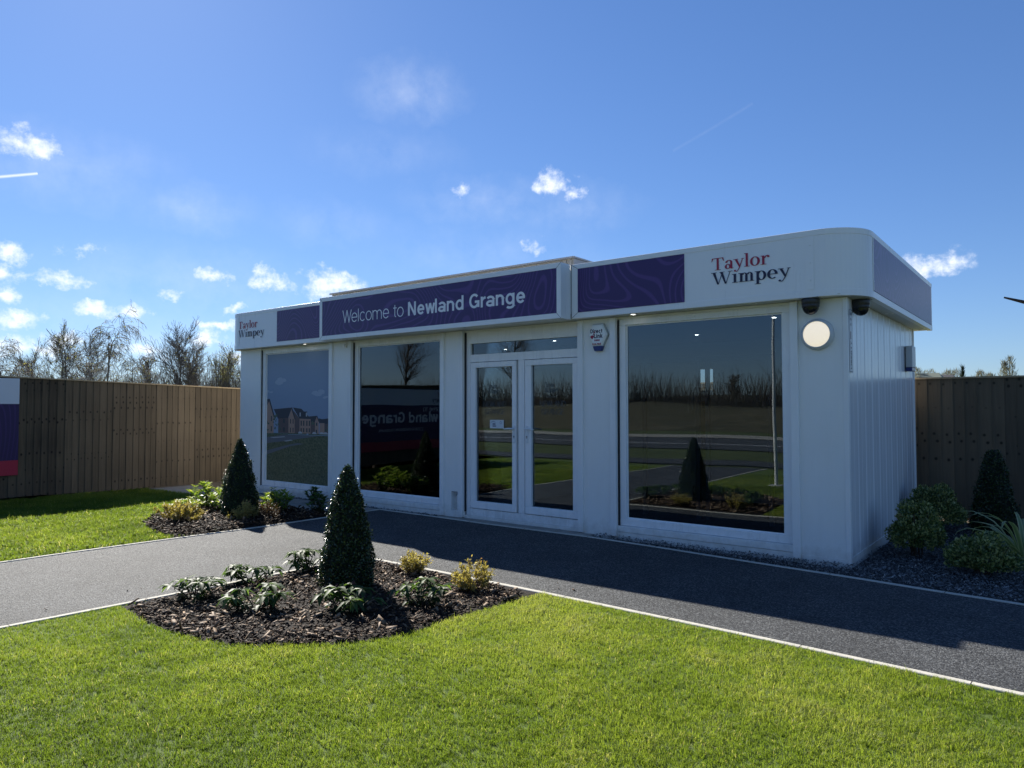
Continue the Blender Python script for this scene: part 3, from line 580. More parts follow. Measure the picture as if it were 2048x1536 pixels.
def serif(ch):
    """high-contrast book serif letters; x-height .50, cap .70"""
    T = .105; h = .028; X = .50; C = .70; o = []
    st = lambda x, y0, y1, t=T: o.append(q4((x, y0), (x+t, y0), (x+t, y1), (x, y1)))
    sf = lambda x0, x1, y: o.append(q4((x0, y), (x1, y), (x1, y+h), (x0, y+h)))
    if ch == 'T':
        st(.24, 0, C); sf(.15, .435, 0); o.append(q4((.02, C-.04), (.565, C-.04), (.565, C), (.02, C))); o.append(q4((.02, C), (-.01, .50), (.02, .50), (.085, C-.03))); o.append(q4((.565, C), (.50, C-.03), (.565, .50), (.595, .50))); return .60, o
    if ch == 'a':
        st(.275, .03, .36, .10); o.append(el_ring(.215, .36, .16, .145, .10, .035, 0, 150, 14)); o.append(disc2(.095, .395, .052)); o.append(el_ring(.165, .135, .150, .145, .095, .035)); o.append(q4((.275, .03), (.33, -.008), (.43, .012), (.43, .035), (.375, .04), (.375, .1), (.275, .1))); return .44, o
    if ch in 'y':
        o.append(q4((.03, X), (.245, 0), (.30, .07), (.145, X))); o.append(q4((.38, X), (.235, .02), (.15, -.17), (.185, -.17), (.275, .0), (.42, X))); sf(-.02, .20, X-h); sf(.33, .47, X-h); o.append(el_ring(.10, -.15, .085, .07, .035, .035, -110, 5, 10)); o.append(disc2(.045, -.155, .052)); return .46, o
    if ch == 'l': st(.07, 0, .76); sf(0, .25, 0); o.append(q4((.0, .735), (.07, .72), (.08, .76), (0, .76))); return .255, o
    if ch == 'i': st(.07, 0, X); sf(0, .25, 0); o.append(q4((.0, X-.025), (.07, X-.04), (.08, X), (0, X))); return .255, o
    if ch == 'o': o.append(el_ring(.225, X/2, .225, X/2+.012, .115, .035)); return .465, o
    if ch == 'r': st(.07, 0, X); sf(0, .26, 0); o.append(q4((.0, X-.025), (.07, X-.04), (.08, X), (0, X))); o.append(el_ring(.32, .35, .16, .16, .06, .045, 80, 178, 10)); o.append(disc2(.345, .43, .058)); return .40, o
    if ch == 'W':
        for x0, x1, t in ((.03, .24, .12), (.36, .565, .12)): o.append(q4((x0, C), (x1, 0), (x1+.065, 0), (x0+t, C)))
        for x0, x1 in ((.27, .455), (.595, .78)): o.append(q4((x0, 0), (x0+.03, .0), (x1+.03, C), (x1, C)))
        sf(-.03, .215, C-h); sf(.70, .90, C-h); sf(.33, .56, C-h); return .86, o
    if ch == 'm':
        st(.07, 0, X); sf(0, .24, 0); o.append(q4((.0, X-.025), (.07, X-.04), (.08, X), (0, X)))
        for x0 in (.285, .50): st(x0, 0, .36, .10); sf(x0-.06, x0+.16, 0); o.append(el_ring(x0-.03, .36, .13, .15, .09, .04, 0, 165, 12))
        return .665, o
    if ch == 'p': st(.07, -.22, X); sf(0, .25, -.22); o.append(q4((.0, X-.025), (.07, X-.04), (.08, X), (0, X))); o.append(el_ring(.27, X/2, .20, X/2+.012, .115, .035, -150, 150)); return .49, o
    if ch == 'e': o.append(el_ring(.21, X/2, .21, X/2+.012, .115, .035, 0, 312)); o.append(q4((.09, X/2-.015), (.42, X/2-.015), (.42, X/2+.018), (.09, X/2+.018))); o.append(el_ring(.21, X/2, .21, X/2+.012, .10, .035, 0, 40, 6)); return .44, o
    return .3, o
def stext(mb, s, O, Uv, Vv, length, size, mi=0, lift=.0):
    x = 0; pr = []
    for ch in s:
        a, g_ = serif(ch)
        for vs, fs in g_: pr.append(([(p[0]+x, p[1]) for p in vs], fs))
        x += a+.012
    sx = length/x
    mb.strip([([(p[0]*sx, p[1]*size) for p in vs], fs) for vs, fs in pr], O, Uv, Vv, mi, lift)
FX, FZ = (1, 0, 0), (0, 0, 1)

# ---------------------------------------------------------------- the sales office
XL, XR, D, HS, HT, OV = -10.32, 0.0, 3.69, 2.56, 3.205, .1956
office = empty('sales_office', (-5.16, 0, 0), 'long low white sales office with purple welcome fascia and rounded corners', 'building')
b = MB()
# front columns between the openings
for x0, x1 in ((XL, -9.69), (-7.69, -7.25), (-2.98, -2.54), (-.49, 0)): b.box(x0, 0, -.05, x1, .12, HS); b.build('wall_column', M_wall, office, bevel=.002); b = MB()
b.box(-5.26, 0, .36, -4.91, .12, HS); b.box(-5.26, 0, -.05, -5.10, .12, .36); b.box(-4.955, 0, -.05, -4.91, .12, .36); b.box(-5.10, 0, -.05, -4.955, .12, .10); b.box(-5.10, .10, .10, -4.955, .14, .36); b.build('wall_column', M_wall, office, bevel=.002); b = MB()
# base panels under the windows, heads above them
for x0, x1 in ((-9.69, -7.69), (-7.25, -5.26), (-2.54, -.49)):
    b.box(x0, .012, -.05, x1, .12, .070); b.box(x0, .006, .074, x1, .12, .142); b.build('base_panel', M_wall, office, bevel=.002); b = MB()
b.box(-4.91, .03, -.05, -2.98, .12, .052); b.build('door_sill', M_wall, office, bevel=.002); b = MB()
for x0, x1 in ((-9.69, -7.69), (-7.25, -5.26), (-4.91, -2.98), (-2.54, -.49)): b.box(x0, .03, 2.535, x1, .12, HS); b.build('head_trim', M_wall, office, bevel=.002); b = MB()
# rear and left end
b.box(XL, D-.1, -.05, -3.06, D, HS+.2); b.box(-2.78, D-.1, -.05, XR-.12, D, HS+.2); b.box(-3.06, D-.1, -.05, -2.78, D, 1.78); b.box(-3.06, D-.1, 2.12, -2.78, D, HS+.2); b.box(XL, .12, -.05, XL+.1, D-.1, HS+.2)
b.build('wall', M_wall, office, bevel=.002)
# base flashing line of the columns
b = MB()
for x0, x1 in ((-.44, .006),): b.box(x0, -.006, -.05, x1, 0.0-.0005, .062)
b.box(.0005, -.006, -.05, .008, D, .078)
b.build('base_flashing', M_trim, office)
# ribbed end wall
prof = []; y = .05
b = MB(); vs = []; ys = [(.0, .0)]
while y < D-.12:
    ys += [(y, 0.0), (y+.02, .005), (y+.045, .005), (y+.062, 0.0), (y+.17, 0.0), (y+.176, -.002), (y+.182, 0.0)]; y += .335
ys += [(D, 0.0)]
for yy, xx in ys: vs += [(xx, yy, .078), (xx, yy, HS), (-.1, yy, .078), (-.1, yy, HS)]
fs = []
for i in range(len(ys)-1): fs += [(4*i, 4*i+4, 4*i+5, 4*i+1)]
b.add(vs, fs); b.box(-.12, .12, -.05, -.1, D-.1, HS+.1)
b.build('ribbed_end_wall', M_rib, office)
b = MB(); b.box(-.035, -.008, -.03, .010, .036, HS, 0); b.build('corner_trim', M_trim, office, bevel=.004)
b = MB(); b.box(-.04, D-.04, -.03, .012, D+.010, HS); b.build('corner_trim', M_trim, office, bevel=.004)
# proud cover strips beside every opening
for x0, x1 in ((-7.744, -7.662), (-7.283, -7.204), (-5.292, -5.222), (-4.954, -4.876), (-3.019, -2.947), (-2.572, -2.499), (-.522, -.446)):
    b = MB(); b.box(x0, -.032, .022, x1, .05, HS-.004); b.build('cover_strip', M_trim, office, bevel=.004)
for x0 in (-9.70, -7.204, -4.876, -2.499): b = MB(); b.box(x0, .02, .1, x0+.016, .07, HS-.03); b.build('gasket', M_black, office)
# windows
def window(x0, x1, g0, g1, poster=None):
    b = MB(); zf0, zf1 = .144, 2.535; gz0, gz1 = .226, 2.465; yf = .04
    b.box(x0, yf, gz1, x1, yf+.07, zf1); b.box(x0, yf, zf0, x1, yf+.07, gz0); b.box(x0, yf, gz0, g0, yf+.07, gz1); b.box(g1, yf, gz0, x1, yf+.07, gz1)
    fr = b.build('window', M_upvc, office, bevel=.004)
    b = MB(); b.box(g0, .075, gz0, g1, .081, gz1); b.build('pane', M_glass, fr)
    b = MB(); e = .014
    for a in ((g0, gz0, g0+e, gz1), (g1-e, gz0, g1, gz1), (g0+e, gz0, g1-e, gz0+e), (g0+e, gz1-e, g1-e, gz1)): b.box(a[0], .068, a[1], a[2], .0745, a[3])
    b.build('glazing_bead', M_upvc, fr, bevel=.002)
    b = MB(); b.box(x0+.02, yf-.008, zf0-.004, x1-.02, yf-.0005, zf0+.004); b.build('drip_strip', M_grey, fr)
    return fr
w1 = window(-9.684, -7.70, -9.60, -7.80)
w2 = window(-7.188, -5.27, -7.11, -5.362)
w4 = window(-2.483, -.50, -2.402, -.617)
b = MB(); b.box(-2.0, .034, 2.490, -1.55, .0395, 2.512); b.build('trickle_vent', M_upvc, w4, bevel=.002)
b = MB(); b.box(-6.9, .034, 2.490, -6.45, .0395, 2.512); b.build('trickle_vent', M_upvc, w2, bevel=.002)

# the printed street scene on the inside of window 1 (a flat picture)
def picmat(name, c0, c1, sc): return ground_mat(name, [(.3, c0), (.7, c1)], sc, rough=.6, bs=0)
PM = [mat('print_sky', (.24, .31, .42), .5), picmat('print_field', (.045, .055, .03), (.19, .20, .12), 30), mat('print_road', (.13, .14, .16), .5), mat('print_brick', (.38, .25, .19), .6), mat('print_roof', (.055, .055, .065), .6),
      mat('print_shade', (.13, .095, .09), .6), mat('print_window', (.05, .055, .06), .4), mat('print_cloud', (.36, .42, .51), .6), picmat('print_leaves', (.05, .075, .05), (.16, .2, .14), 60), mat('print_pale', (.4, .42, .44), .5)]
b = MB(); ox, oz = -9.60, .226   # picture units are zoom pixels: u across 0..1500 from 110, v down 300..  -> metres
def pc(*pts): return [( -9.62 + (p[0]-110)/(1600-110)*1.845, 1.079-(p[1]-1140)*.000716) for p in pts]
def pp(mi, *pts): b.flat([pc(*pts)], (0, .0735, 0), (1, 0, 0), (0, 0, 1), mi, eps=1e-5)
b.flat([[(-9.60, .226), (-7.80, .226), (-7.80, 2.465), (-9.60, 2.465)]], (0, .0735, 0), (1, 0, 0), (0, 0, 1), 0, eps=1e-5)
pp(1, (100, 1180), (1620, 1180), (1620, 2380), (100, 2380))
pp(2, (100, 1270), (500, 1190), (1330, 1185), (740, 1300), (560, 1340), (280, 1380), (100, 1420))
pp(2, (100, 1600), (620, 1430), (860, 1370), (1000, 1385), (700, 1450), (100, 1700))
pp(9, (540, 1335), (700, 1300), (760, 1310), (600, 1345)); pp(9, (210, 1260), (560, 1225), (580, 1240), (300, 1275))
def house(gx0, gx1, apex, eave, base, rx0, ridge, reave, wall_l):
    pp(5, (wall_l, reave), (gx0, eave), (gx0, base), (wall_l, base)); pp(4, (rx0, ridge), (apex[0], apex[1]), (gx0-8, eave+10), (wall_l-10, reave+10))
    pp(3, (gx0, eave), apex, (gx1, eave), (gx1, base), (gx0, base)); pp(4, (apex[0], apex[1]-18), (gx1+22, eave+40), (gx1-4, eave+40), (apex[0]-10, apex[1]+50))
pp(4, (1380, 800), (1600, 770), (1600, 900), (1400, 905)); pp(5, (1400, 905), (1600, 900), (1600, 1140), (1400, 1140))
pp(4, (1320, 780), (1390, 800), (1470, 890), (1330, 900)); pp(3, (1340, 890), (1440, 890), (1440, 1140), (1340, 1140))
pp(4, (1110, 740), (1280, 722), (1240, 880), (1130, 880)); pp(5, (1120, 870), (1240, 870), (1240, 1140), (1120, 1140)); pp(3, (1240, 850), (1275, 750), (1320, 850), (1320, 1140), (1240, 1140)); pp(4, (1270, 722), (1285, 722), (1345, 860), (1315, 860))
pp(5, (760, 600), (900, 790), (900, 1140), (790, 1140)); pp(4, (750, 530), (940, 560), (1010, 640), (1160, 800), (900, 795)); pp(3, (900, 795), (1145, 800), (1145, 1140), (900, 1140))
for x0 in (850, 990): pp(4, (x0-20, 625), (x0+80, 625), (x0+80, 740), (x0+20, 740)); pp(9, (x0+50, 650), (x0+78, 650), (x0+78, 740), (x0+50, 740))
for x0 in (925, 980, 1050, 1105): pp(6, (x0, 840), (x0+28, 840), (x0+28, 960), (x0, 960)); pp(6, (x0, 1015), (x0+28, 1015), (x0+28, 1110), (x0, 1110))
house(650, 790, (728, 530), 770, 1145, 300, 570, 790, 410)
for x0 in (685, 745): pp(6, (x0, 805), (x0+22, 805), (x0+22, 915), (x0, 915)); pp(6, (x0, 1010), (x0+22, 1010), (x0+22, 1125), (x0, 1125))
for x0 in (520,): pp(6, (x0, 800), (x0+45, 800), (x0+45, 900), (x0, 900)); pp(6, (x0, 1010), (x0+50, 1010), (x0+50, 1110), (x0, 1110))
pp(3, (110, 560), (185, 350), (300, 720), (300, 1160), (110, 1160)); pp(4, (110, 330), (200, 310), (330, 770), (300, 770), (185, 370), (110, 540))
for z_ in (735, 985): pp(6, (232, z_), (258, z_), (258, z_+130), (232, z_+130))
pp(6, (1262, 880), (1290, 880), (1290, 955), (1262, 955)); pp(6, (1258, 1045), (1285, 1045), (1285, 1140), (1258, 1140))
rgp = random.Random(4)
for cx, cy, rr_ in ((350, 850, 75), (370, 980, 80), (345, 750, 45), (130, 900, 60), (120, 1060, 60), (1185, 900, 45), (1560, 950, 55), (1530, 1050, 60), (440, 1050, 40)):
    for _ in range(7):
        a, q, s_ = rgp.uniform(0, 6.28), rgp.uniform(0, rr_), rgp.uniform(12, 30); px_, py_ = cx+q*math.cos(a), cy+q*math.sin(a)
        pp(8, *[(px_+s_*rgp.uniform(.6, 1.1)*math.cos(t), py_-s_*rgp.uniform(.6, 1.1)*math.sin(t)) for t in [6.283*i/9 for i in range(9)]])
for x0, y0, l in ((110, 1160, 260), (300, 1150, 340), (640, 1140, 420), (1100, 1140, 500)): pp(8, (x0, y0), (x0+l, y0-2), (x0+l, y0+26), (x0, y0+30))
for x0 in (900, 1210, 1370, 1450): pp(9, (x0-30, 1145), (x0-12, 1100), (x0+30, 1095), (x0+60, 1120), (x0+70, 1145)); 
for cx, cy, s_ in ((1230, 190, 70), (1300, 230, 80), (1360, 150, 60), (1400, 190, 50), (440, -160, 60), (520, -130, 70), (420, -80, 90), (160, 130, 45), (230, 150, 30), (1460, 300, 40)):
    for _ in range(3):
        px_, py_ = cx+rgp.uniform(-20, 20), cy+rgp.uniform(-12, 12)
        pp(7, *[(px_+s_*rgp.uniform(.8, 1.1)*math.cos(t), py_-.6*s_*rgp.uniform(.8, 1.15)*math.sin(t)) for t in [6.283*i/11 for i in range(11)]])
po = b.build('street_picture', PM, w1)

# double door
b = MB(); yd = .045
b.box(-4.862, yd, .052, -4.79, yd+.08, 2.535); b.box(-3.06+.045, yd, .052, -2.985, yd+.08, 2.535)
b.box(-4.79, yd, 2.378, -3.015, yd+.08, 2.535); b.box(-4.79, yd, 2.125, -3.015, yd+.08, 2.228); b.box(-4.79, yd, .052, -3.015, yd+.08, .148); b.box(-3.968, yd-.004, .148, -3.868, yd+.07, 2.125)
door = b.build('double_door', M_upvc, office, bevel=.004)
b = MB(); b.box(-4.79, .080, 2.228, -3.015, .086, 2.378); b.build('transom_pane', M_glass, door)
for (x0, x1, g0, g1, hx, sgn) in ((-4.775, -3.995, -4.685, -4.062, -4.022, -1), (-3.852, -3.045, -3.755, -3.128, -3.815, 1)):
    b = MB(); z0, z1, gz0, gz1 = .156, 2.118, .252, 2.045
    y0 = .028; b.box(x0, y0, z0, x1, y0+.06, gz0); b.box(x0, y0, gz1, x1, y0+.06, z1); b.box(x0, y0, gz0, g0, y0+.06, gz1); b.box(g1, y0, gz0, x1, y0+.06, gz1)
    b.build('door_leaf', M_upvc, door, bevel=.006)
    b = MB(); b.box(g0, .064, gz0, g1, .070, gz1); b.build('door_pane', M_glass, door)
    b = MB(); b.box(hx-.017, .018, 1.055, hx+.017, .0275, 1.275); b.tube([(hx, .02, 1.235), (hx, -.022, 1.235)], .011, 10); b.tube([(hx+.008*-sgn, -.024, 1.235), (hx+sgn*.06, -.026, 1.236), (hx+sgn*.135, -.022, 1.228)], [.011, .011, .008], 10)
    b.build('door_handle', mat('white_handle', (.72, .74, .76), .25), door, bevel=.002)
    b = MB(); b.lathe((hx, .0175, 1.135), (0, -1, 0), [(0, .009), (.0012, .009), (.0013, 0)], 12); b.box(hx-.004, .0165, 1.112, hx+.004, .0178, 1.135); b.build('keyhole', M_black, door)
    cx = (g0+g1)/2
    b = MB(); y = .0625
    ME = mat('etched_letters', (.10, .11, .11), .7)
    stext(b, 'Taylor', (cx-.12, y, 1.765), FX, FZ, .15, .085); stext(b, 'Wimpey', (cx-.12, y, 1.70), FX, FZ, .21, .085); b.build('logo_lettering', ME, door); b = MB()
    text(b, 'welcome to', (cx-.01, y, 1.635), FX, FZ, .15, .028, .07, align='c'); b.build('small_lettering', ME, door); b = MB(); text(b, 'NEWLAND', (cx, y, 1.52), FX, FZ, .40, .098, .055, align='c'); b.build('door_lettering', ME, door); b = MB(); text(b, 'GRANGE', (cx, y, 1.42), FX, FZ, .35, .098, .055, align='c')
    b.build('door_lettering', ME, door)
b = MB(); b.box(-4.456, .058, 1.233, -4.221, .0615, 1.345, 0)
b.flat([[(-4.44, 1.315), (-4.40, 1.332), (-4.36, 1.315), (-4.365, 1.310), (-4.40, 1.325), (-4.435, 1.310)], [(-4.41, 1.255), (-4.35, 1.255), (-4.35, 1.272), (-4.41, 1.272)], [(-4.41, 1.28), (-4.36, 1.28), (-4.36, 1.300), (-4.41, 1.300)]], (0, .0578, 0), (1, 0, 0), (0, 0, 1), 1)
b.strip([el_ring(-4.27, 1.310, .018, .018, .004, .004)], (0, .0578, 0), (1, 0, 0), (0, 0, 1), 1)
b.build('door_notice', [mat('paper', (.62, .66, .68), .6), mat('faint_ink', (.16, .17, .22), .7)], door)
# little recess with a tap beside the doors
b = MB(); b.box(-5.10, .012, .345, -4.955, .10, .36); b.tube([(-5.04, .06, .345), (-5.04, .05, .31), (-5.04, .035, .30)], .010, 8); b.build('recess_tap', M_grey, office)

# fascia: one swept band round the front with rounded corners
RC = .43; x0 = XL-OV; x1 = XR+OV; y0 = -OV; yb = 3.95
def arcp(cx, cy, rr_, a0, a1, n=14): return [(cx+rr_*math.cos(R(a0+(a1-a0)*i/n)), cy+rr_*math.sin(R(a0+(a1-a0)*i/n))) for i in range(n+1)]
full = [(x0, yb)] + arcp(x0+RC, y0+RC, RC, 180, 270) + arcp(x1-RC, y0+RC, RC, 270, 360) + [(x1, yb)]
b = MB(); b.sweep(full, [(-.004, 2.625), (-.004, 3.150), (-.05, 3.150), (-.05, 2.625)]); b.build('fascia_panel', M_fascia, office, smooth=False)
left = [(x0, yb)] + arcp(x0+RC, y0+RC, RC, 180, 270) + [(-7.50, y0)]; right = [(-2.995, y0)] + arcp(x1-RC, y0+RC, RC, 270, 360) + [(x1, yb)]
for pth in (left, right):
    b = MB(); b.sweep(pth, [(0, HS), (.0, 2.626), (-.03, 2.626), (-.06, HS+.02), (-.06, HS)])
    b.build('lower_fascia_trim', M_fascia, office, bevel=.002)
    b = MB(); b.sweep(pth, [(-.03, 3.149), (0, 3.149), (.002, HT-.004), (-.002, HT), (-.12, HT), (-.12, HT-.03)])
    b.build('upper_fascia_trim', M_fascia, office, bevel=.002)
b = MB(); b.box(-2.995, y0-.001, 2.627, -2.905, y0+.03, 3.148); b.build('fascia_end_trim', M_fascia, office, bevel=.002)
b = MB(); b.box(x1-.03, 3.895, 2.627, x1+.001, yb, 3.148); b.build('fascia_end_trim', M_fascia, office, bevel=.002)
for a_ in ((x1-RC-.075, y0-.002, 2.63, x1-RC-.004, y0+.003, 3.146), (x1-.003, y0+RC-.006, 2.63, x1+.002, y0+RC+.016, 3.146), (x0+RC-.02, y0-.002, 2.63, x0+RC+.03, y0+.003, 3.146)):
    b = MB(); b.box(*a_); js = b.build('joint_strip', M_fascia, office)
    for z in (2.72, 2.89, 3.06):
        b = MB(); side = a_[0] > 0
        if side: b.lathe((x1+.002, y0+RC+.005, z), (1, 0, 0), [(0, .008), (.004, .006), (.005, 0)], 10)
        else: b.lathe(((a_[0]+a_[3])/2, y0-.002, z), (0, -1, 0), [(0, .009), (.004, .007), (.005, 0)], 10)
        b.build('screw', M_fascia, js)
def panel(name, x0, x1, z0, z1, y, mt):
    b = MB(); b.box(x0, y-.003, z0, x1, y+.004, z1); return b.build(name, mt, office)
panel('purple_panel', -2.900, -1.559, 2.629, 3.146, y0, M_purple)
panel('purple_panel', -8.918, -7.52, 2.629, 3.146, y0, M_purple)
b = MB(); b.box(x1-.004, y0+RC+.018, 2.629, x1+.003, 3.893, 3.146); b.build('purple_panel', M_purple, office)
def logo(name, xa, z1_, z2_, wa, wb, size):
    b = MB(); y = y0-.0008+.004-.0045
    stext(b, 'Taylor', (xa, y, z1_), FX, FZ, wa, size, 0); stext(b, 'Wimpey', (xa, y, z2_), FX, FZ, wb, size, 1); return b.build(name, [M_red, M_navy], office)
logo('logo_lettering', -1.253, 2.928, 2.778, .60, .80, .180)
logo('logo_lettering', -10.085, 2.920, 2.768, .595, .80, .180)
# projecting centre sign
b = MB(); cx0, cx1, cy = -7.495, -3.002, -.402
b.box(cx0+.03, cy+.006, 2.60, cx1-.03, y0+.02, 3.17)
b.build('sign_box', M_fascia, office)
b = MB(); t_ = .062
for a in ((cx0, 2.551, cx1, 2.551+t_), (cx0, 3.145, cx1, 3.207), (cx0, 2.551+t_+.0005, cx0+t_, 3.1445), (cx1-t_, 2.551+t_+.0005, cx1, 3.1445)): b.box(a[0], cy-.002, a[1], a[2], cy+.03, a[3])
b.box(cx0, cy+.031, 2.551, cx0+.028, y0-.001, 3.207); b.box(cx1-.028, cy+.031, 2.551, cx1, y0-.001, 3.207); b.box(cx0+.028, cy+.031, 3.17, cx1-.028, y0-.001, 3.205); b.box(cx0+.028, cy+.031, 2.551, cx1-.028, y0-.001, 2.58)
sf_ = b.build('sign_frame', M_fascia, office, bevel=.002)
b = MB(); b.box(cx0+t_, cy, 2.551+t_, cx1-t_, cy+.005, 3.1445); sp = b.build('welcome_panel', M_purple, office)
def words(phrase, O, Uv, length, size, w, mt, par, name='lettering'):   # every word a piece of its own
    tot = sum(glyph(c, w)[0] for c in phrase); k_ = length/tot; x_ = 0; O = Vector(O); Uv = Vector(Uv)
    for wd in phrase.split(' '):
        wl = sum(glyph(c, w)[0] for c in wd); b = MB(); text(b, wd, O+Uv*x_*k_, Uv, FZ, wl*k_, size, w); b.build(name, mt, par); x_ += wl+glyph(' ', w)[0]
words('Welcome to', (-6.945, cy-.0008, 2.779), FX, 1.33, .262, .052, M_white, sp, 'welcome_lettering')
words('Newland Grange', (-5.545, cy-.0008, 2.779), FX, 2.04, .262, .118, M_white, sp, 'name_lettering')
# mitre lines of the frames
b = MB()
def seam(p, q, y): 
    d = Vector((q[0]-p[0], q[1]-p[1])).normalized()*.0; b.strip([rib([p, q], .004)], (0, y, 0), FX, FZ, 0)
seam((cx0, 2.551), (cx0+t_, 2.551+t_), cy-.0025); seam((cx1, 2.551), (cx1-t_, 2.551+t_), cy-.0025); seam((cx1, 3.207), (cx1-t_, 3.145), cy-.0025); seam((cx0, 3.207), (cx0+t_, 3.145), cy-.0025)
seam((-2.995, HS), (-2.903, 2.627), y0-.0015); seam((-2.995, HT), (-2.903, 3.148), y0-.0035)
b.strip([rib([(-2.989, HS+.004), (-2.989, HT-.004)], .006)], (0, y0-.0045, 0), FX, FZ, 0)
b.build('frame_seam', M_dark, office)
# soffit and roof
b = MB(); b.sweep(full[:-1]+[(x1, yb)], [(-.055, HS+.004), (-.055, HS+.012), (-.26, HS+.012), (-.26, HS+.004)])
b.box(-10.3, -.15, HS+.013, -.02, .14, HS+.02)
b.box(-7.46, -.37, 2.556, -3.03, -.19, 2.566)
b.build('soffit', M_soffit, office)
b = MB(); b.box(XL, .0, 3.10, XR, D+.15, 3.14); b.box(x0+.1, y0+.42, 3.08, x1-.1, yb-.1, 3.095); b.box(x0+.35, y0+.1, 3.06, x1-.35, yb-.05, 3.075); b.box(XL+.1, .14, HS+.03, XR-.12, D-.1, HS+.09)
b.build('roof', M_roof, office)
b = MB(); b.box(-8.34, .5, 3.14, -3.41, 2.6, 3.452, 0)
n_ = 60
for i in range(n_): 
    xx = -8.34+4.93*(i+.5)/n_; b.box(xx-.02, .485, 3.15, xx+.02, .4995, 3.435, 0)
b.box(-8.37, .46, 3.453, -3.38, 2.64, 3.475, 1); b.box(-3.409, .5, 3.2, -3.395, 2.6, 3.45, 1)
b.build('roof_plant_box', [dirty('beige_cladding', (.50, .47, .40), (.42, .39, .33), .6), M_grey], office)
# downlights
for (dx_, dy_, lit) in ((-8.284, -.095, 1), (-7.126, -.30, 1), (-6.53, -.30, 1), (-3.549, -.29, 1), (-2.223, -.10, 1), (-.86, -.10, 0), (-1.55, -.10, 0), (-9.3, -.1, 0), (.09, 1.6, 0), (.09, 3.7, 0)):
    zz = 2.556 if -7.49 < dx_ < -3.01 else HS+.004
    b = MB(); b.lathe((dx_, dy_, zz), (0, 0, -1), [(0, .045), (.006, .043), (.006, .03), (-.0, .028), (-.0, 0)], 20, 0); b.lathe((dx_, dy_, zz-.0022), (0, 0, -1), [(0, .028), (.001, .026), (.001, 0)], 16, 1)
    b.build('downlight', [M_trim, M_spot if lit else M_grey], office)
b = MB(); b.box(-7.36, -.05, 2.455, -7.30, -.001, 2.53); b.box(-7.35, -.07, 2.47, -7.31, -.0505, 2.515); b.build('motion_sensor', M_trim, office, bevel=.006)
# narrow identity plate at the corner of the end wall
b = MB(); b.box(.009, .045, 1.84, .013, .165, 2.452, 0); pl = b.build('identity_plate', mat('plate', (.60, .62, .64), .35), office)
b = MB()
text(b, 'LIBERTY', (.0135, .122, 1.872), (0, 0, 1), (0, -1, 0), .275, .052, .15, 0)
b.flat([[(.082, 2.160), (.112, 2.160), (.115, 2.235), (.085, 2.235)]], (.0135, 0, 0), (0, 1, 0), (0, 0, 1), 1)
for i, s_ in enumerate(('0845', '894', '487')): text(b, s_, (.0135, .075, 2.395-.052*i), (0, 1, 0), (0, 0, 1), .065, .034, .10, 2)
b.flat([[(.047, 2.443), (.163, 2.443), (.163, 2.447), (.047, 2.447)], [(.047, 1.845), (.163, 1.845), (.163, 1.851), (.047, 1.851)], [(.047, 1.85), (.051, 1.85), (.051, 2.445), (.047, 2.445)], [(.159, 1.85), (.163, 1.85), (.163, 2.445), (.159, 2.445)]], (.0135, 0, 0), (0, 1, 0), (0, 0, 1), 2)
b.build('plate_lettering', [mat('black_ink', (.02, .02, .025), .5), mat('plum_ink', (.14, .07, .10), .5), mat('grey_ink', (.15, .16, .18), .5)], pl)
# interior shell
b = MB(); b.box(XL+.1, .13, -.04, XR-.12, D-.1, .06, 0)
b.build('interior_floor', mat('carpet', (.05, .05, .055), .9), office)
b = MB(); b.box(XL+.101, .13, .061, XL+.13, D-.101, HS+.02); b.box(XR-.15, .13, .061, XR-.121, D-.101, HS+.02)
b.box(XL+.13, D-.13, .061, -3.06, D-.101, HS+.02); b.box(-2.78, D-.13, .061, XR-.15, D-.101, HS+.02); b.box(-3.06, D-.13, .061, -2.78, D-.101, 1.78); b.box(-3.06, D-.13, 2.12, -2.78, D-.101, HS+.02); b.box(-7.5, .6, .061, -7.44, D-.13, HS+.02); b.box(-5.1, 1.6, .061, -5.04, D-.13, HS+.02)
b.box(XL+.1, .14, HS-.02, XR-.12, D-.1, HS+.0)
for i_, (xx, yy) in enumerate(((-1.0, 1.0), (-2.5, 2.3), (-3.6, 1.0), (-4.6, 1.8), (-6.2, 1.2), (-6.2, 2.6), (-8.6, 1.5))):
    c_ = MB(); c_.lathe((xx, yy, HS-.0215), (0, 0, -1), [(0, .024), (.004, .022), (.0045, 0)], 16); c_.build('ceiling_light', M_spot2, office)
b.build('interior_partition', mat('interior_paint', (.62, .63, .64), .7), office)
b = MB()
for xx in (-2.95, -2.18, -2.05, -1.25, -3.9): b.box(xx, 1.5, .061, xx+.05, 1.55, 2.1)
b.box(-3.9, 1.5, 2.1, -1.20, 1.55, 2.16)
b.build('interior_frame', mat('interior_grey_b', (.22, .24, .28), .5), office); b = MB(); b.box(-6.6, 2.2, .70, -5.6, 2.9, .74)
for q in (-6.55, -5.7): b.box(q, 2.25, .061, q+.05, 2.85, .70)
b.build('desk', mat('interior_grey', (.22, .24, .28), .5), office)

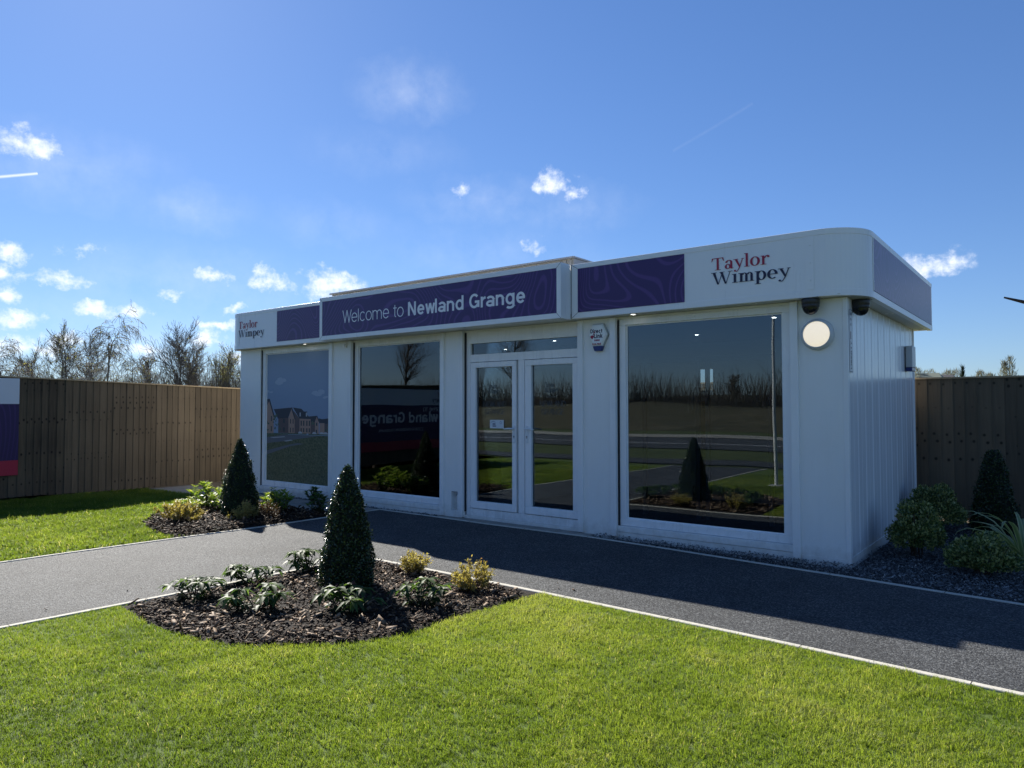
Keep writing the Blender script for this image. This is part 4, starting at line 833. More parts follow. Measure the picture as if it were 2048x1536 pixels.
# ---------------------------------------------------------------- fixtures
lamp = empty('wall_light', (-.27, -.0, 2.215), 'round lit bulkhead lamp with grey rim on the corner column', 'light')
b = MB(); b.lathe((-.262, -.0005, 2.215), (0, -1, 0), [(0, .152), (.012, .155), (.03, .152), (.062, .134), (.068, .128), (.058, .124), (.05, .0)], 40); b.build('rim', mat('lamp_rim', (.60, .62, .62), .35), lamp, smooth=True)
b = MB(); b.lathe((-.262, -.056, 2.215), (0, -1, 0), [(0, .125), (.010, .116), (.020, .088), (.026, .046), (.028, 0)], 40); b.build('lens', M_lamp, lamp, smooth=True)
def bell(name, O, Uv, s_, label, logo_=True):
    Uv = Vector(Uv); Nn = Uv.cross(Vector((0, 0, 1))).normalized(); Zv = Vector((0, 0, 1))
    e = empty(name, O, label, 'alarm box', 'burglar alarm boxes'); O = Vector(O)
    out = [(-.075, .155), (.075, .155), (.135, .02), (.062, -.13), (-.062, -.13), (-.135, .02)]; inn = [(a*.80, b_*.80+.008) for a, b_ in out]
    def hexa(o_, o2, d0, d1, mt, nm, zc=None):
        b = MB(); vs = [O+Uv*a*s_+Zv*c*s_+Nn*d0 for a, c in o_]+[O+Uv*a*s_+Zv*c*s_+Nn*d1 for a, c in o2]; n = len(o_)
        b.add(vs, [tuple(range(n))[::-1], tuple(range(n, 2*n))]+[(i, (i+1) % n, n+(i+1) % n, n+i) for i in range(n)]); return b.build(nm, mt, e, bevel=.004)
    hexa(out, [(a*.97, c*.97) for a, c in out], .0005, .035, mat('bell_side', (.42, .44, .42), .4), 'housing')
    hexa([(a*.95, c*.95) for a, c in out], inn, .036, .062, mat('bell_face', (.85, .87, .86), .35), 'cover')
    base = [(-.070, -.112), (.070, -.112), (.045, -.172), (-.045, -.172)]
    hexa(base[::-1][::-1], [(a*.97, c) for a, c in base], .001, .052, M_blue, 'strobe_base')
    return e, O, Uv, Zv, Nn
e, O, Uv, Zv, Nn = bell('alarm_box', (-2.722, -.001, 2.345), (1, 0, 0), 1.0, 'white hexagonal alarm box with blue base beside the doors')
b = MB(); yb_ = -.0638
text(b, 'Direct', (-2.812, yb_, 2.385), FX, FZ, .165, .066, .15, 0); text(b, 'Link', (-2.762, yb_, 2.325), FX, FZ, .118, .070, .15, 0)
b.strip([disc2(-2.795, 2.343, .016), disc2(-2.777, 2.345, .014), q4((-2.812, 2.340), (-2.786, 2.312), (-2.762, 2.345), (-2.775, 2.352), (-2.80, 2.352)), rib([(-2.788, 2.335), (-2.768, 2.375), (-2.748, 2.405)], .009)], (0, yb_, 0), FX, FZ, 1)
text(b, '0800', (-2.720, yb_, 2.288), FX, FZ, .075, .032, .17, 1, align='c'); text(b, '834 960', (-2.724, yb_, 2.245), FX, FZ, .120, .032, .17, 1, align='c')
b.build('alarm_lettering', [M_navy, M_red], e)
# side wall box: rectangular
e = empty('alarm_box', (.03, 3.2, 1.95), 'grey rectangular alarm box with blue base high on the ribbed end wall', 'alarm box', 'burglar alarm boxes')
b = MB(); b.box(.009, 3.03, 2.02, .088, 3.29, 2.295); b.build('cover', mat('box_grey', (.50, .52, .52), .35), e, bevel=.008)
b = MB(); b.box(.0095, 3.035, 1.972, .084, 3.285, 2.0195); b.build('strobe_base', M_blue, e, bevel=.006)
b = MB(); b.box(.0085, 3.02, 1.99, .0089, 3.03, 2.30); b.build('backplate', M_black, e)
def dome(O, label):
    e = empty('security_camera', O, label, 'camera', 'dome cameras under the fascia'); x, y, z = O
    b = MB(); b.lathe((x, y, z), (0, 0, -1), [(0, .080), (.012, .084), (.055, .083), (.060, .078), (.066, .081), (.082, .080), (.086, .075)], 32); b.build('housing', M_dark, e, smooth=True)
    b = MB(); b.lathe((x, y, z-.086), (0, 0, -1), [(0, .075), (.02, .072), (.045, .058), (.062, .036), (.070, .012), (.071, 0)], 32); b.build('dome', mat('dome_black', (.012, .014, .016), .15), e, smooth=True)
    b = MB(); b.lathe((x-.02, y-.055, z-.125), (-.2, -.8, -.5), [(0, .02), (.01, .018), (.012, 0)], 14); b.build('lens', M_black, e)
    b = MB(); b.box(x-.09, y-.09, z, x+.09, y+.09, z+.006); b.build('bracket', M_grey, e)
dome((-.298, -.105, HS-.003), 'black dome camera under the fascia above the round lamp')
dome((.07, .27, HS-.003), 'black dome camera under the rounded fascia corner by the end wall')

# ---------------------------------------------------------------- fences
def boards(name, p0, p1, zt0, zt1, zb0, zb1, bw, nrm, mt, par, seed):
    rg = random.Random(seed); p0 = Vector(p0); p1 = Vector(p1); L = (p1-p0).length; d = (p1-p0)/L; n = Vector(nrm); b = MB(); tone = []; grp = []; acr = []; gg = .5; s = 0; i = 0; groups = 0; gt = .5; jt = 0
    while s < L:
        w_ = bw*rg.uniform(.86, 1.12)
        if i % 7 == 0: gt = rg.random(); gg = rg.random()
        tn = min(1, max(0, gt*.6+rg.random()*.4)); th = rg.uniform(.0, .004); q0 = p0+d*s; q1 = p0+d*min(L, s+w_+.004); t0 = s/L; t1 = min(1, (s+w_)/L)
        za = zt0+(zt1-zt0)*t0; zb_ = zt0+(zt1-zt0)*t1; zc = zb0+(zb1-zb0)*t0+rg.uniform(-.006, .012)
        k0 = th+.004; k1 = th+.014
        vs = []
        for (q, zz) in ((q0, za), (q1, zb_)):
            kk = k1 if q is q0 else k0
            for z in (zc, zz-.02): vs += [(q.x, q.y, z), (q.x+n.x*kk, q.y+n.y*kk, z)]
        b.add(vs, [(0, 1, 3, 2), (4, 6, 7, 5), (1, 5, 7, 3), (0, 2, 6, 4), (2, 3, 7, 6), (0, 4, 5, 1)]); tone += [tn]*8; grp += [gg]*8; acr += [0]*4+[1]*4; s += w_; i += 1
    o = b.build(name, mt, par); at = o.data.attributes.new('tone', 'FLOAT', 'POINT'); at.data.foreach_set('value', tone)
    for nm_, vv_ in (('grp', grp), ('across', acr)): a2 = o.data.attributes.new(nm_, 'FLOAT', 'POINT'); a2.data.foreach_set('value', vv_)
    return o
FL = empty('timber_fence', (-12.2, -3, 0), 'tall brown close board fence on the left, running to the office', 'fence')
FX0 = -12.2
boards('boards', (FX0, -7.85), (FX0, 4.0), 2.04+4.65*.026, 2.04-7.2*.026, .142, -.125, .115, (1, 0), M_fence, FL, 1)
def rail(p0, z0, p1, z1, w, h, name, mt, par):
    p0 = Vector((*p0, z0)); p1 = Vector((*p1, z1)); d = (p1-p0).normalized(); s = Vector((d.y, -d.x, 0)).normalized()*w/2; b = MB(); vs = []
    for p in (p0, p1): vs += [p-s, p+s, p+s+Vector((0, 0, h)), p-s+Vector((0, 0, h))]
    b.add(vs, [(0, 1, 2, 3), (4, 7, 6, 5), (0, 4, 5, 1), (1, 5, 6, 2), (2, 6, 7, 3), (3, 7, 4, 0)]); return b.build(name, mt, par)
M_cap = mat('pale_cap_timber', (.42, .31, .18), .8)
rail((FX0+.005, -7.85), 2.021+4.65*.026, (FX0+.005, 4.0), 2.021-7.2*.026, .075, .022, 'capping_rail', M_cap, FL)
for zz in (.35, 1.1, 1.8): rail((FX0-.05, -7.85), zz+4.65*.026, (FX0-.05, 4.0), zz-7.2*.026, .06, .08, 'rail', M_fence, FL)
for i in range(5): b = MB(); yy = -7.8+2.9*i; b.box(FX0-.18, yy, -.05, FX0-.085, yy+.1, 1.9); b.build('post', M_fence, FL)
FR = empty('timber_fence', (1.5, 3.92, 0), 'grey brown timber fence on the right behind the conical bush', 'fence')
boards('boards', (7.0, 3.9), (-12.1, 3.9), 1.90, 1.93, .035, .035, .142, (0, -1), M_fence2, FR, 2)
rail((7.0, 3.9), 1.881, (-12.1, 3.9), 1.911, .075, .022, 'capping_rail', M_cap, FR)
for zz in (.35, 1.1, 1.7): rail((7, 3.96), zz, (-12.1, 3.96), zz, .06, .08, 'rail', M_fence2, FR)
for i in range(7): b = MB(); xx = 6.5-3*i; b.box(xx, 4.0, -.05, xx+.1, 4.09, 1.85); b.build('post', M_fence2, FR)
# soil strip under the fences
b = MB(); b.box(-14.5, -10, -.05, -12.03, 4.0, -.004); b.box(-12, 3.8, -.05, 7, 4.6, -.018+.0); b.box(-12.03, -.9, -.05, -11.0, 3.8, -.0045); tag(b.build('bare_soil', ground_mat('dry_soil', [(.3, (.10, .075, .05)), (.7, (.22, .17, .11))], 9)), kind='structure')
# banner boards on the left fence
H = empty('hoarding', (-12.14, -6, 0), 'white, navy and red hoarding board fixed to the left fence', 'sign')
hx = -12.155
for nm, z0, z1, mt in (('white_band', 1.579, 2.002, mat('hoarding_white', (.66, .68, .72), .4)), ('navy_band', .648, 1.578, M_hoardnavy), ('red_band', .402, .647, mat('hoarding_red', (.42, .015, .045), .45))):
    b = MB(); b.box(hx, -7.75, z0, hx+.012, -2.915, z1); o = b.build(nm, mt, H)
    if nm == 'white_band':
        b = MB(); stext(b, 'Taylor', (hx+.0125, -7.7, 1.83), (0, 1, 0), FZ, .72, .2, 0); stext(b, 'Wimpey', (hx+.0125, -7.7, 1.66), (0, 1, 0), FZ, .95, .2, 1); b.build('logo_lettering', [M_red, M_navy], o)
    if nm == 'navy_band':
        b = MB(); words('Welcome to', (hx+.0125, -7.55, 1.41), (0, 1, 0), 1.15, .20, .07, M_white, o, 'banner_lettering'); words('Newland Grange', (hx+.0125, -7.55, 1.12), (0, 1, 0), 3.32, .40, .13, M_white, o, 'banner_lettering'); b = MB(); text(b, '2,3 & 4 bedroom homes', (hx+.0125, -6.45, .90), (0, 1, 0), FZ, 1.65, .12, .08); b.build('banner_lettering', M_white, o)

# ---------------------------------------------------------------- plants
def leaves(pos, dirv, nrm, L, Wd, curl=.15, fold=.25):
    """numpy leaves: 5 verts b, L1, M, R1, tip"""
    dirv = dirv/np.linalg.norm(dirv, axis=1)[:, None]; s = np.cross(dirv, nrm); s /= np.maximum(np.linalg.norm(s, axis=1), 1e-6)[:, None]; up = np.cross(s, dirv)
    L = L[:, None]; Wd = Wd[:, None]
    mid = pos+dirv*L*.5-up*L*curl*.15; l1 = mid+s*Wd*.5+up*Wd*fold; r1 = mid-s*Wd*.5+up*Wd*fold; tip = pos+dirv*L-up*L*curl
    n = len(pos); V = np.stack([pos, l1, mid, r1, tip], 1).reshape(-1, 3); F = (np.arange(n)[:, None, None]*5+np.array([(0, 2, 1), (0, 3, 2), (1, 2, 4), (2, 3, 4)])[None]).reshape(-1, 3)
    return V, F
def rnd_unit(rg, n): v = rg.normal(size=(n, 3)); return v/np.linalg.norm(v, axis=1)[:, None]
def topiary(x, y, Hh, Rr, prof, seed, label, n=15000, z0=.02):
    e = empty('cone_bush', (x, y, 0), label, 'bush', 'clipped conical box bushes'); rg = np.random.default_rng(seed)
    hs_ = np.array([p[0] for p in prof]); rs = np.array([p[1] for p in prof])*Rr
    hh = rg.random(n*3); w_ = np.interp(hh, hs_, rs)/Rr; ok = rg.random(n*3) < w_+.05; hh = hh[ok][:n]; a = rg.uniform(0, 2*np.pi, len(hh))
    lump = 1+.06*np.sin(a*2+hh*5+seed)+.05*np.sin(a*3+hh*9+seed*2)+.04*np.sin(a*7-hh*17)+.04*np.sin(hh*26+a*2)
    rad = np.interp(hh, hs_, rs)*lump*(1-.16*rg.random(len(hh))**1.5)+np.where(rg.random(len(hh)) < .07, rg.uniform(0, .032, len(hh)), 0)-.035*(vnoise(a*3+20, hh*9+seed, 1.6, seed) > .78)
    pos = np.stack([x+np.cos(a)*rad, y+np.sin(a)*rad, z0+hh*Hh+rg.normal(0, .004, len(hh))], 1)
    out = np.stack([np.cos(a), np.sin(a), np.full(len(hh), .55)], 1); d = out+rnd_unit(rg, len(hh))*.95; nr = out+rnd_unit(rg, len(hh))*.9
    V, F = leaves(pos, d, nr, rg.uniform(.014, .026, len(hh)), rg.uniform(.009, .014, len(hh)), .25, .2)
    npmesh('foliage', V, F, M_box, e, {'tone': np.repeat(rg.random(len(hh)), 5)})
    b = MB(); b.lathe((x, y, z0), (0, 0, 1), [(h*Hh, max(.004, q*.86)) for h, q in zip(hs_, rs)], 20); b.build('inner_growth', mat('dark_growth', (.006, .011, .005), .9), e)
    b = MB(); b.tube([(x, y, -.02), (x, y, .12)], .025, 8); b.build('trunk', M_bark, e)
PR = [(0, .80), (.05, .95), (.12, 1.0), (.3, .91), (.5, .74), (.66, .58), (.78, .42), (.88, .28), (.93, .20), (.97, .11), (1, .02)]
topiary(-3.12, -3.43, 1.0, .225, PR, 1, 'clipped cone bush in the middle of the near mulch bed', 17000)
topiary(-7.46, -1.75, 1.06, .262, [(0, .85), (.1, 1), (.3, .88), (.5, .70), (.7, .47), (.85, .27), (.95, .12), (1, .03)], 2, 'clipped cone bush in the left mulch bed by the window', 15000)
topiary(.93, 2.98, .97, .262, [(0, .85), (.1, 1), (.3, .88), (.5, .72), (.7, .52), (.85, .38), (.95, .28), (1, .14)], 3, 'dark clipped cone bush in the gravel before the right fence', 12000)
def stems_plant(name, x, y, Hh, Rr, mt, seed, label, nst=12, per=9, ll=.08, lw=.035, droop=.5, tipw=True, z0=.02, buds=False, spread=1.0, grp=None, tone_bias=0, cat='shrub', whorl=5):
    Hh = Hh*(.80 if mt is M_vib else 1.0)
    e = empty(name, (x, y, 0), label, cat, grp); rg = np.random.default_rng(seed); b = MB(); PO = []; DI = []; NR = []; TN = []; LL = []
    bb = MB(); nb = 0
    for i in range(nst):
        a = rg.uniform(0, 2*np.pi); q = math.sqrt(rg.random())*spread; tip = np.array([x+math.cos(a)*Rr*q, y+math.sin(a)*Rr*q, z0+Hh*(1-.55*q*q)*rg.uniform(.8, 1.05)]); base = np.array([x+math.cos(a)*.15*Rr*q, y+math.sin(a)*.15*Rr*q, 0.])
        pts = [base+(tip-base)*t+np.array([math.cos(a), math.sin(a), 0])*Rr*.12*math.sin(t*math.pi)*(-1) for t in (0, .35, .7, 1)]
        b.tube([tuple(p) for p in pts], [.006, .005, .004, .002], 5, cap=False)
        for j in range(per):
            t = .25+.75*(j+rg.random()*.6)/per; p = base+(tip-base)*t
            for k_ in range(2):
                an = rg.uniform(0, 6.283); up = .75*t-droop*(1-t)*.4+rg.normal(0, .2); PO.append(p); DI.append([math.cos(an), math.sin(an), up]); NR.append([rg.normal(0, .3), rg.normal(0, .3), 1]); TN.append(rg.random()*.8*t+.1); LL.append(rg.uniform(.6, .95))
        if tipw:
            for k_ in range(whorl):
                an = 6.283*k_/whorl+rg.random(); PO.append(tip); DI.append([math.cos(an), math.sin(an), .45-droop*rg.uniform(.3, 1.1)]); NR.append([math.cos(an)*.6, math.sin(an)*.6, 1]); TN.append(rg.uniform(.4, 1)); LL.append(rg.uniform(.8, 1.2))
        if buds and rg.random() < .3 and nb < 4:
            nb += 1; bb = MB()
            for _ in range(14): o_ = rg.normal(0, .011, 3); bb.lathe(tuple(tip+np.array([0, 0, .012])+o_*np.array([1, 1, .5])), (0, 0, 1), [(-.005, .001), (0, .005), (.005, .001)], 5)
            bb.build('flower_head', M_bud, e)
    PO = np.array(PO); n = len(PO); LL = np.array(LL)
    V, F = leaves(PO, np.array(DI), np.array(NR), LL*ll, LL*lw*rg.uniform(.8, 1.15, n), .10+droop*.35, .22)
    V[:, 2] = np.maximum(V[:, 2], .0)
    npmesh('foliage', V, F, mt, e, {'tone': np.clip(np.repeat(np.array(TN), 5)+tone_bias, 0, 1)}, smooth=False)
    b.build('stem', M_bark, e)
    return e
G1 = 'dark leaved evergreen shrubs in the near bed'
for i, (x, y, h, q, lb) in enumerate([(-3.72, -4.42, .24, .21, 'dark drooping shrub nearest the left tip of the near bed by the kerb'), (-3.86, -3.86, .24, .20, 'budding dark shrub close to the path kerb, left of the cone bush'),
        (-3.88, -3.26, .27, .17, 'dark shrub in the far corner of the near bed against the kerb'), (-3.08, -4.30, .25, .21, 'budding dark shrub at the front of the near bed, left of the cone bush'),
        (-2.52, -3.92, .26, .21, 'dark shrub with pale leaf undersides right in front of the cone bush'), (-2.20, -3.46, .25, .19, 'dark shrub on the right of the near bed, in front of the yellow shrubs')]):
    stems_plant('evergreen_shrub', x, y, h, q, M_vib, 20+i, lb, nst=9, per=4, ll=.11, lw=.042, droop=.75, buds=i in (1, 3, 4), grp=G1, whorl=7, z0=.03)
G2 = 'golden small leaved shrubs'
def fine_shrub(x, y, Hh, Rr, mt, seed, lb, n=1500, grp=None, name='golden_shrub', ll=.024, lw=.014, z0=.02, dense=.6):
    e = empty(name, (x, y, 0), lb, 'shrub', grp); rg = np.random.default_rng(seed); b = MB(); ps = []; ds = []
    nst = 26
    for i in range(nst):
        a = rg.uniform(0, 6.283); q = math.sqrt(rg.random()); tip = np.array([x+math.cos(a)*Rr*q, y+math.sin(a)*Rr*q, z0+Hh*(1-.5*q*q)*rg.uniform(.65, 1.1)]); base = np.array([x+math.cos(a)*.2*Rr*q, y+math.sin(a)*.2*Rr*q, 0]); b.tube([tuple(base), tuple((base+tip)/2+rg.normal(0, .008, 3)), tuple(tip)], [.004, .003, .0012], 4, cap=False)
        m_ = n//nst; t = dense*rg.random(m_)+(1-dense); ps.append(base+(tip-base)*t[:, None]+rg.normal(0, .013, (m_, 3))); d = rnd_unit(rg, m_)+(tip-base)/np.linalg.norm(tip-base)*1.0; ds.append(d)
    ps = np.concatenate(ps); ds = np.concatenate(ds); m_ = len(ps); V, F = leaves(ps, ds, rnd_unit(rg, m_)+np.array([0, 0, 1]), rg.uniform(.6, 1.2, m_)*ll, rg.uniform(.7, 1.2, m_)*lw, .2, .2); V[:, 2] = np.maximum(V[:, 2], 0)
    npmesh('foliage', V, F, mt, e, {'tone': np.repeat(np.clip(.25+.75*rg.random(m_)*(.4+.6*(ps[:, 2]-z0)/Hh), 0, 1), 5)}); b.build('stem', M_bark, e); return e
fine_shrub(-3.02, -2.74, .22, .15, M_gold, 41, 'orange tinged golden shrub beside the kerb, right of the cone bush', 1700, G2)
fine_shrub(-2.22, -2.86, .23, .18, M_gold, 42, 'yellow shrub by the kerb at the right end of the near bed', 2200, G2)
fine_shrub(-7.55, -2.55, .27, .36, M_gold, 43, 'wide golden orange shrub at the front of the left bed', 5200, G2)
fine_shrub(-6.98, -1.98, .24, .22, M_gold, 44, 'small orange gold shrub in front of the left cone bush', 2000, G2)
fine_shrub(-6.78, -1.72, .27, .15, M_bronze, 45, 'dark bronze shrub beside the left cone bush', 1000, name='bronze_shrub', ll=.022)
G3 = 'lime green leafy shrubs in the left bed'
stems_plant('lime_shrub', -8.38, -1.72, .40, .27, M_lime, 51, 'tall bright lime shrub left of the left cone bush', nst=26, per=7, ll=.085, lw=.036, droop=-.25, grp=G3, whorl=6)
stems_plant('lime_shrub', -8.02, -1.62, .34, .26, M_lime, 52, 'bright green shrub tucked against the left cone bush', nst=24, per=6, ll=.085, lw=.036, droop=-.2, grp=G3, tone_bias=-.1)
stems_plant('lime_shrub', -8.12, -2.15, .22, .28, M_lime, 53, 'low yellow green shrub behind the wide golden shrub', nst=24, per=5, ll=.07, lw=.03, droop=-.1, grp=G3, tone_bias=.15)
stems_plant('lime_shrub', -7.22, -1.30, .30, .27, M_lime, 54, 'bright lime shrub right of the left cone bush', nst=28, per=6, ll=.085, lw=.036, droop=-.25, grp=G3)
stems_plant('lime_shrub', -7.78, -1.00, .28, .13, M_lime, 55, 'light green shrub peeping from behind the left cone bush', nst=10, per=6, ll=.08, lw=.034, droop=-.1, grp=G3, tone_bias=-.15)
G4 = 'shaded green shrubs beside the left window'
stems_plant('shade_shrub', -6.72, -.98, .31, .18, M_vib, 56, 'dark green shrub by the path kerb under the second window', nst=14, per=7, ll=.07, lw=.034, droop=-.1, grp=G4, tone_bias=.15)
stems_plant('shade_shrub', -7.75, -.30, .28, .16, M_vib, 57, 'dark green shrub close under the picture window', nst=14, per=7, ll=.07, lw=.034, droop=-.1, grp=G4, tone_bias=.1)
# variegated domes by the end wall
def dome_shrub(x, y, Hh, Rr, seed, lb, n=5200, mt=M_varieg, ll=.036, z0=0.):
    e = empty('variegated_shrub', (x, y, 0), lb, 'shrub', 'variegated round shrubs by the end wall'); rg = np.random.default_rng(seed)
    v = rnd_unit(rg, n); v[:, 2] = np.abs(v[:, 2])*1.0-.12; q = rg.uniform(.62, 1.04, n); lump = 1+.10*np.sin(v[:, 0]*7+seed)+.09*np.sin(v[:, 1]*8+seed*2)+.08*np.sin(v[:, 2]*9)
    c = np.array([x, y, z0+Hh*.30]); pos = c+v*np.array([Rr, Rr, Hh*.68])*(q*lump)[:, None]; pos[:, 2] = np.maximum(pos[:, 2], .01)
    V, F = leaves(pos, v+rnd_unit(rg, n)*.7+np.array([0, 0, .35]), v+rnd_unit(rg, n)*.6, rg.uniform(.7, 1.2, n)*ll, rg.uniform(.4, .6, n)*ll, .25, .25)
    edge = rg.random(n); tone = np.where(edge > .62, rg.uniform(.65, 1, n), rg.uniform(0, .5, n)); T5 = np.repeat(tone, 5); T5 = T5.reshape(-1, 5); T5[:, [1, 3, 4]] += .22; T5[:, 2] -= .15
    npmesh('foliage', V, F, mt, e, {'tone': np.clip(T5.ravel(), 0, 1)})
    b = MB()
    for i in range(14):
        a = rg.uniform(0, 6.283); qq = rg.uniform(.2, .8); b.tube([(x+.05*math.cos(a), y+.05*math.sin(a), 0), (x+Rr*qq*math.cos(a)*.6, y+Rr*qq*math.sin(a)*.6, Hh*.35), (x+Rr*qq*math.cos(a), y+Rr*qq*math.sin(a), Hh*.8)], [.008, .005, .002], 5, cap=False)
    b.build('stem', M_bark, e)
dome_shrub(.42, .90, .56, .25, 61, 'large variegated shrub against the ribbed end wall', 6000)
dome_shrub(.36, 2.6, .60, .32, 62, 'darker variegated shrub further back along the end wall', 6500)
dome_shrub(1.02, .36, .36, .27, 63, 'low rounded variegated shrub in front of the strap leaved plant', 6500)
e = empty('strap_leaved_plant', (1.28, 1.45, 0), 'arching cream striped strap leaved plant by the right edge', 'plant'); rg = np.random.default_rng(7); VV = []; FF = []; TT = []; nn = 0
for i in range(38):
    a = rg.uniform(0, 6.283); L = rg.uniform(.45, .85); el_ = rg.uniform(.5, 1.45); wd = rg.uniform(.032, .052); p = np.array([1.28+.04*math.cos(a), 1.45+.04*math.sin(a), .0]); rows = []
    for k_ in range(9):
        t = k_/8; ww = wd*(math.sin(math.pi*min(1, .18+.82*t)))**.6*(1 if t < 1 else .05)/2; s = np.array([-math.sin(a), math.cos(a), 0])*ww
        rows += [p-s, p-s*.15+np.array([0, 0, -ww*.35]), p+s]; ang = el_-t*t*rg.uniform(1.8, 2.6); p = p+np.array([math.cos(a)*math.cos(ang), math.sin(a)*math.cos(ang), math.sin(ang)])*L/8
    rows = np.array(rows); rows[:, 2] = np.maximum(rows[:, 2], .005+.002*i/46); VV.append(rows); TT += [.95, .2, .95]*9
    for k_ in range(8):
        for c_ in (0, 1): o_ = nn+k_*3+c_; FF.append((o_, o_+1, o_+4, o_+3))
    nn += 27
npmesh('foliage', np.concatenate(VV), np.array(FF), M_strap, e, {'tone': np.array(TT)}, smooth=True)
# ground hugging plants: a couple of pale stones and stray bits are left out

# ---------------------------------------------------------------- trees
def tree(x, y, Hh, seed, lb, style='birch', grp=None, z0=-.1, spread=1.0, tone=.35, leafn=700, name='bare_tree', cat='tree', depth=3, kids=3, thick=1.0):
    rg = random.Random(seed); A = []; Bv = []; R0 = []; R1 = []; lev = []; tips = []
    def grow(p, d, L, r_, lv):
        n = 7 if lv == 0 else 4; q = p; rr_ = r_
        for i in range(n):
            wob = .07 if lv == 0 else .16; d = Vector((d.x+rg.gauss(0, wob), d.y+rg.gauss(0, wob), d.z+rg.gauss(0, wob*.6)+(.06 if lv < 2 else (-.34 if style == 'birch' and lv >= 2 else .10)))).normalized()
            q2 = q+d*L/n; r2 = rr_*(.82 if lv else .84); A.append(q.copy()); Bv.append(q2.copy()); R0.append(rr_); R1.append(r2); lev.append(lv); q = q2; rr_ = r2
            if lv < depth and (i > 0 or lv > 0):
                for _ in range(kids if lv == 0 else rg.choice((1, 2, 3) if lv > 1 else (2, 3))):
                    if lv == 0 and i < 1: continue
                    a = rg.uniform(0, 6.283); tilt = rg.uniform(.45, .95) if style != 'poplar' else rg.uniform(.2, .4); o = d.orthogonal().normalized(); o2 = d.cross(o); nd = (d*math.cos(tilt)+(o*math.cos(a)+o2*math.sin(a))*math.sin(tilt)*spread).normalized()
                    grow(q.copy(), nd, (L*rg.uniform(.24, .40)*(1-.5*(i/n)) if lv == 0 else L*rg.uniform(.42, .70)), rr_*rg.uniform(.4, .6), lv+1)
        tips.append((q.copy(), d.copy()))
    grow(Vector((x, y, z0)), Vector((rg.gauss(0, .05), rg.gauss(0, .05), 1)), Hh*.86, Hh*.012*thick+.02, 0)
    A = np.array(A); Bv = np.array(Bv); R0 = np.maximum(np.array(R0), .0045); R1 = np.maximum(np.array(R1), .0035); lev = np.array(lev)
    d = Bv-A; d /= np.linalg.norm(d, axis=1)[:, None]; o = np.cross(d, np.array([.3, .5, .81])); o /= np.linalg.norm(o, axis=1)[:, None]; o2 = np.cross(d, o)
    e = empty(name, (x, y, 0), lb, cat, grp)
    def part(mask, nm, k_):
        if not mask.any(): return
        a = A[mask]; b_ = Bv[mask]; n = len(a); V = []
        for base, rr_ in ((a, R0[mask]), (b_, R1[mask])):
            for i in range(k_): t = 6.283*i/k_; V.append(base+(o[mask]*math.cos(t)+o2[mask]*math.sin(t))*rr_[:, None])
        V = np.stack(V, 1).reshape(-1, 3); F = (np.arange(n)[:, None, None]*2*k_+np.array([(i, (i+1) % k_, k_+(i+1) % k_, k_+i) for i in range(k_)])[None]).reshape(-1, 4)
        npmesh(nm, V, F, M_twig, e, {'tone': np.clip(np.repeat(tone+.2+.25*np.random.default_rng(seed).random(n)+(.12*(lev[mask] > 2)), 2*k_), 0, 1)})
    part(lev <= 1, 'trunk', 6); part(lev > 1, 'crown', 3)
    if leafn:
        rn = np.random.default_rng(seed); idx = rn.integers(0, len(A), leafn*3); idx = idx[lev[idx] >= depth-1][:leafn]; p = A[idx]+(Bv[idx]-A[idx])*rn.random((len(idx), 1)); n = len(p)
        V, F = leaves(p, rnd_unit(rn, n)+np.array([0, 0, -.6]), rnd_unit(rn, n), rn.uniform(.03, .07, n), rn.uniform(.015, .03, n)); npmesh('foliage', V, F, M_catkin, e, {'tone': np.repeat(rn.random(n), 5)})
    return e
GT = 'bare trees beyond the left fence'
CT = math.cos; 
def polar(px, dist):   # place by compass bearing from the gate where the photographer stands
    a = -.6589+math.atan((px-1024)/1439.66); return 1.6652+math.sin(a)*dist, -7.3648+math.cos(a)*dist
TR = [(20, 27, 4.0, 'birch', 'small sparse tree far left beyond the fence', .35, 400), (65, 30, 3.9, 'up', 'short twiggy tree second from the left beyond the fence', .3, 500), (110, 28, 4.1, 'birch', 'pale drooping young birch left of the tall ones', .6, 400),
      (150, 27, 4.3, 'up', 'greenish upright tree just left of the tallest birch', .45, 900), (182, 29, 4.1, 'up', 'thin dark upright tree beside the tallest birch', .1, 100), (228, 24, 4.35, 'birch', 'tallest pale birch with weeping twigs above the fence', .75, 500),
      (262, 27, 3.7, 'birch', 'low weeping birch right of the tallest birch', .7, 600), (332, 24, 4.25, 'up', 'tall dark rounded bare tree standing clear above the fence', .1, 60), (300, 29, 3.6, 'up', 'thin bare tree left of the dark rounded tree', .25, 300),
      (372, 26, 4.0, 'up', 'dark spreading tree right of the tall rounded tree', .15, 200), (410, 28, 3.9, 'up', 'twiggy brown tree near the office end', .3, 700), (440, 27, 3.7, 'up', 'olive budding tree close to the office corner', .4, 1500), (470, 28, 3.7, 'up', 'budding tree partly hidden by the office corner', .4, 1500), (495, 29, 3.7, 'up', 'budding tree mostly hidden by the left office end', .4, 800)]
for i, (px, dist, hh, st, lb, tn, ln) in enumerate(TR):
    x, y = polar(px, dist); hh = hh*.94 if i in (5, 7) else hh*.90; tree(x, y, hh, 100+i, lb, st, GT, tone=tn+.15, leafn=ln, kids=3, spread=1.0 if st == 'birch' else .8, thick=.8)
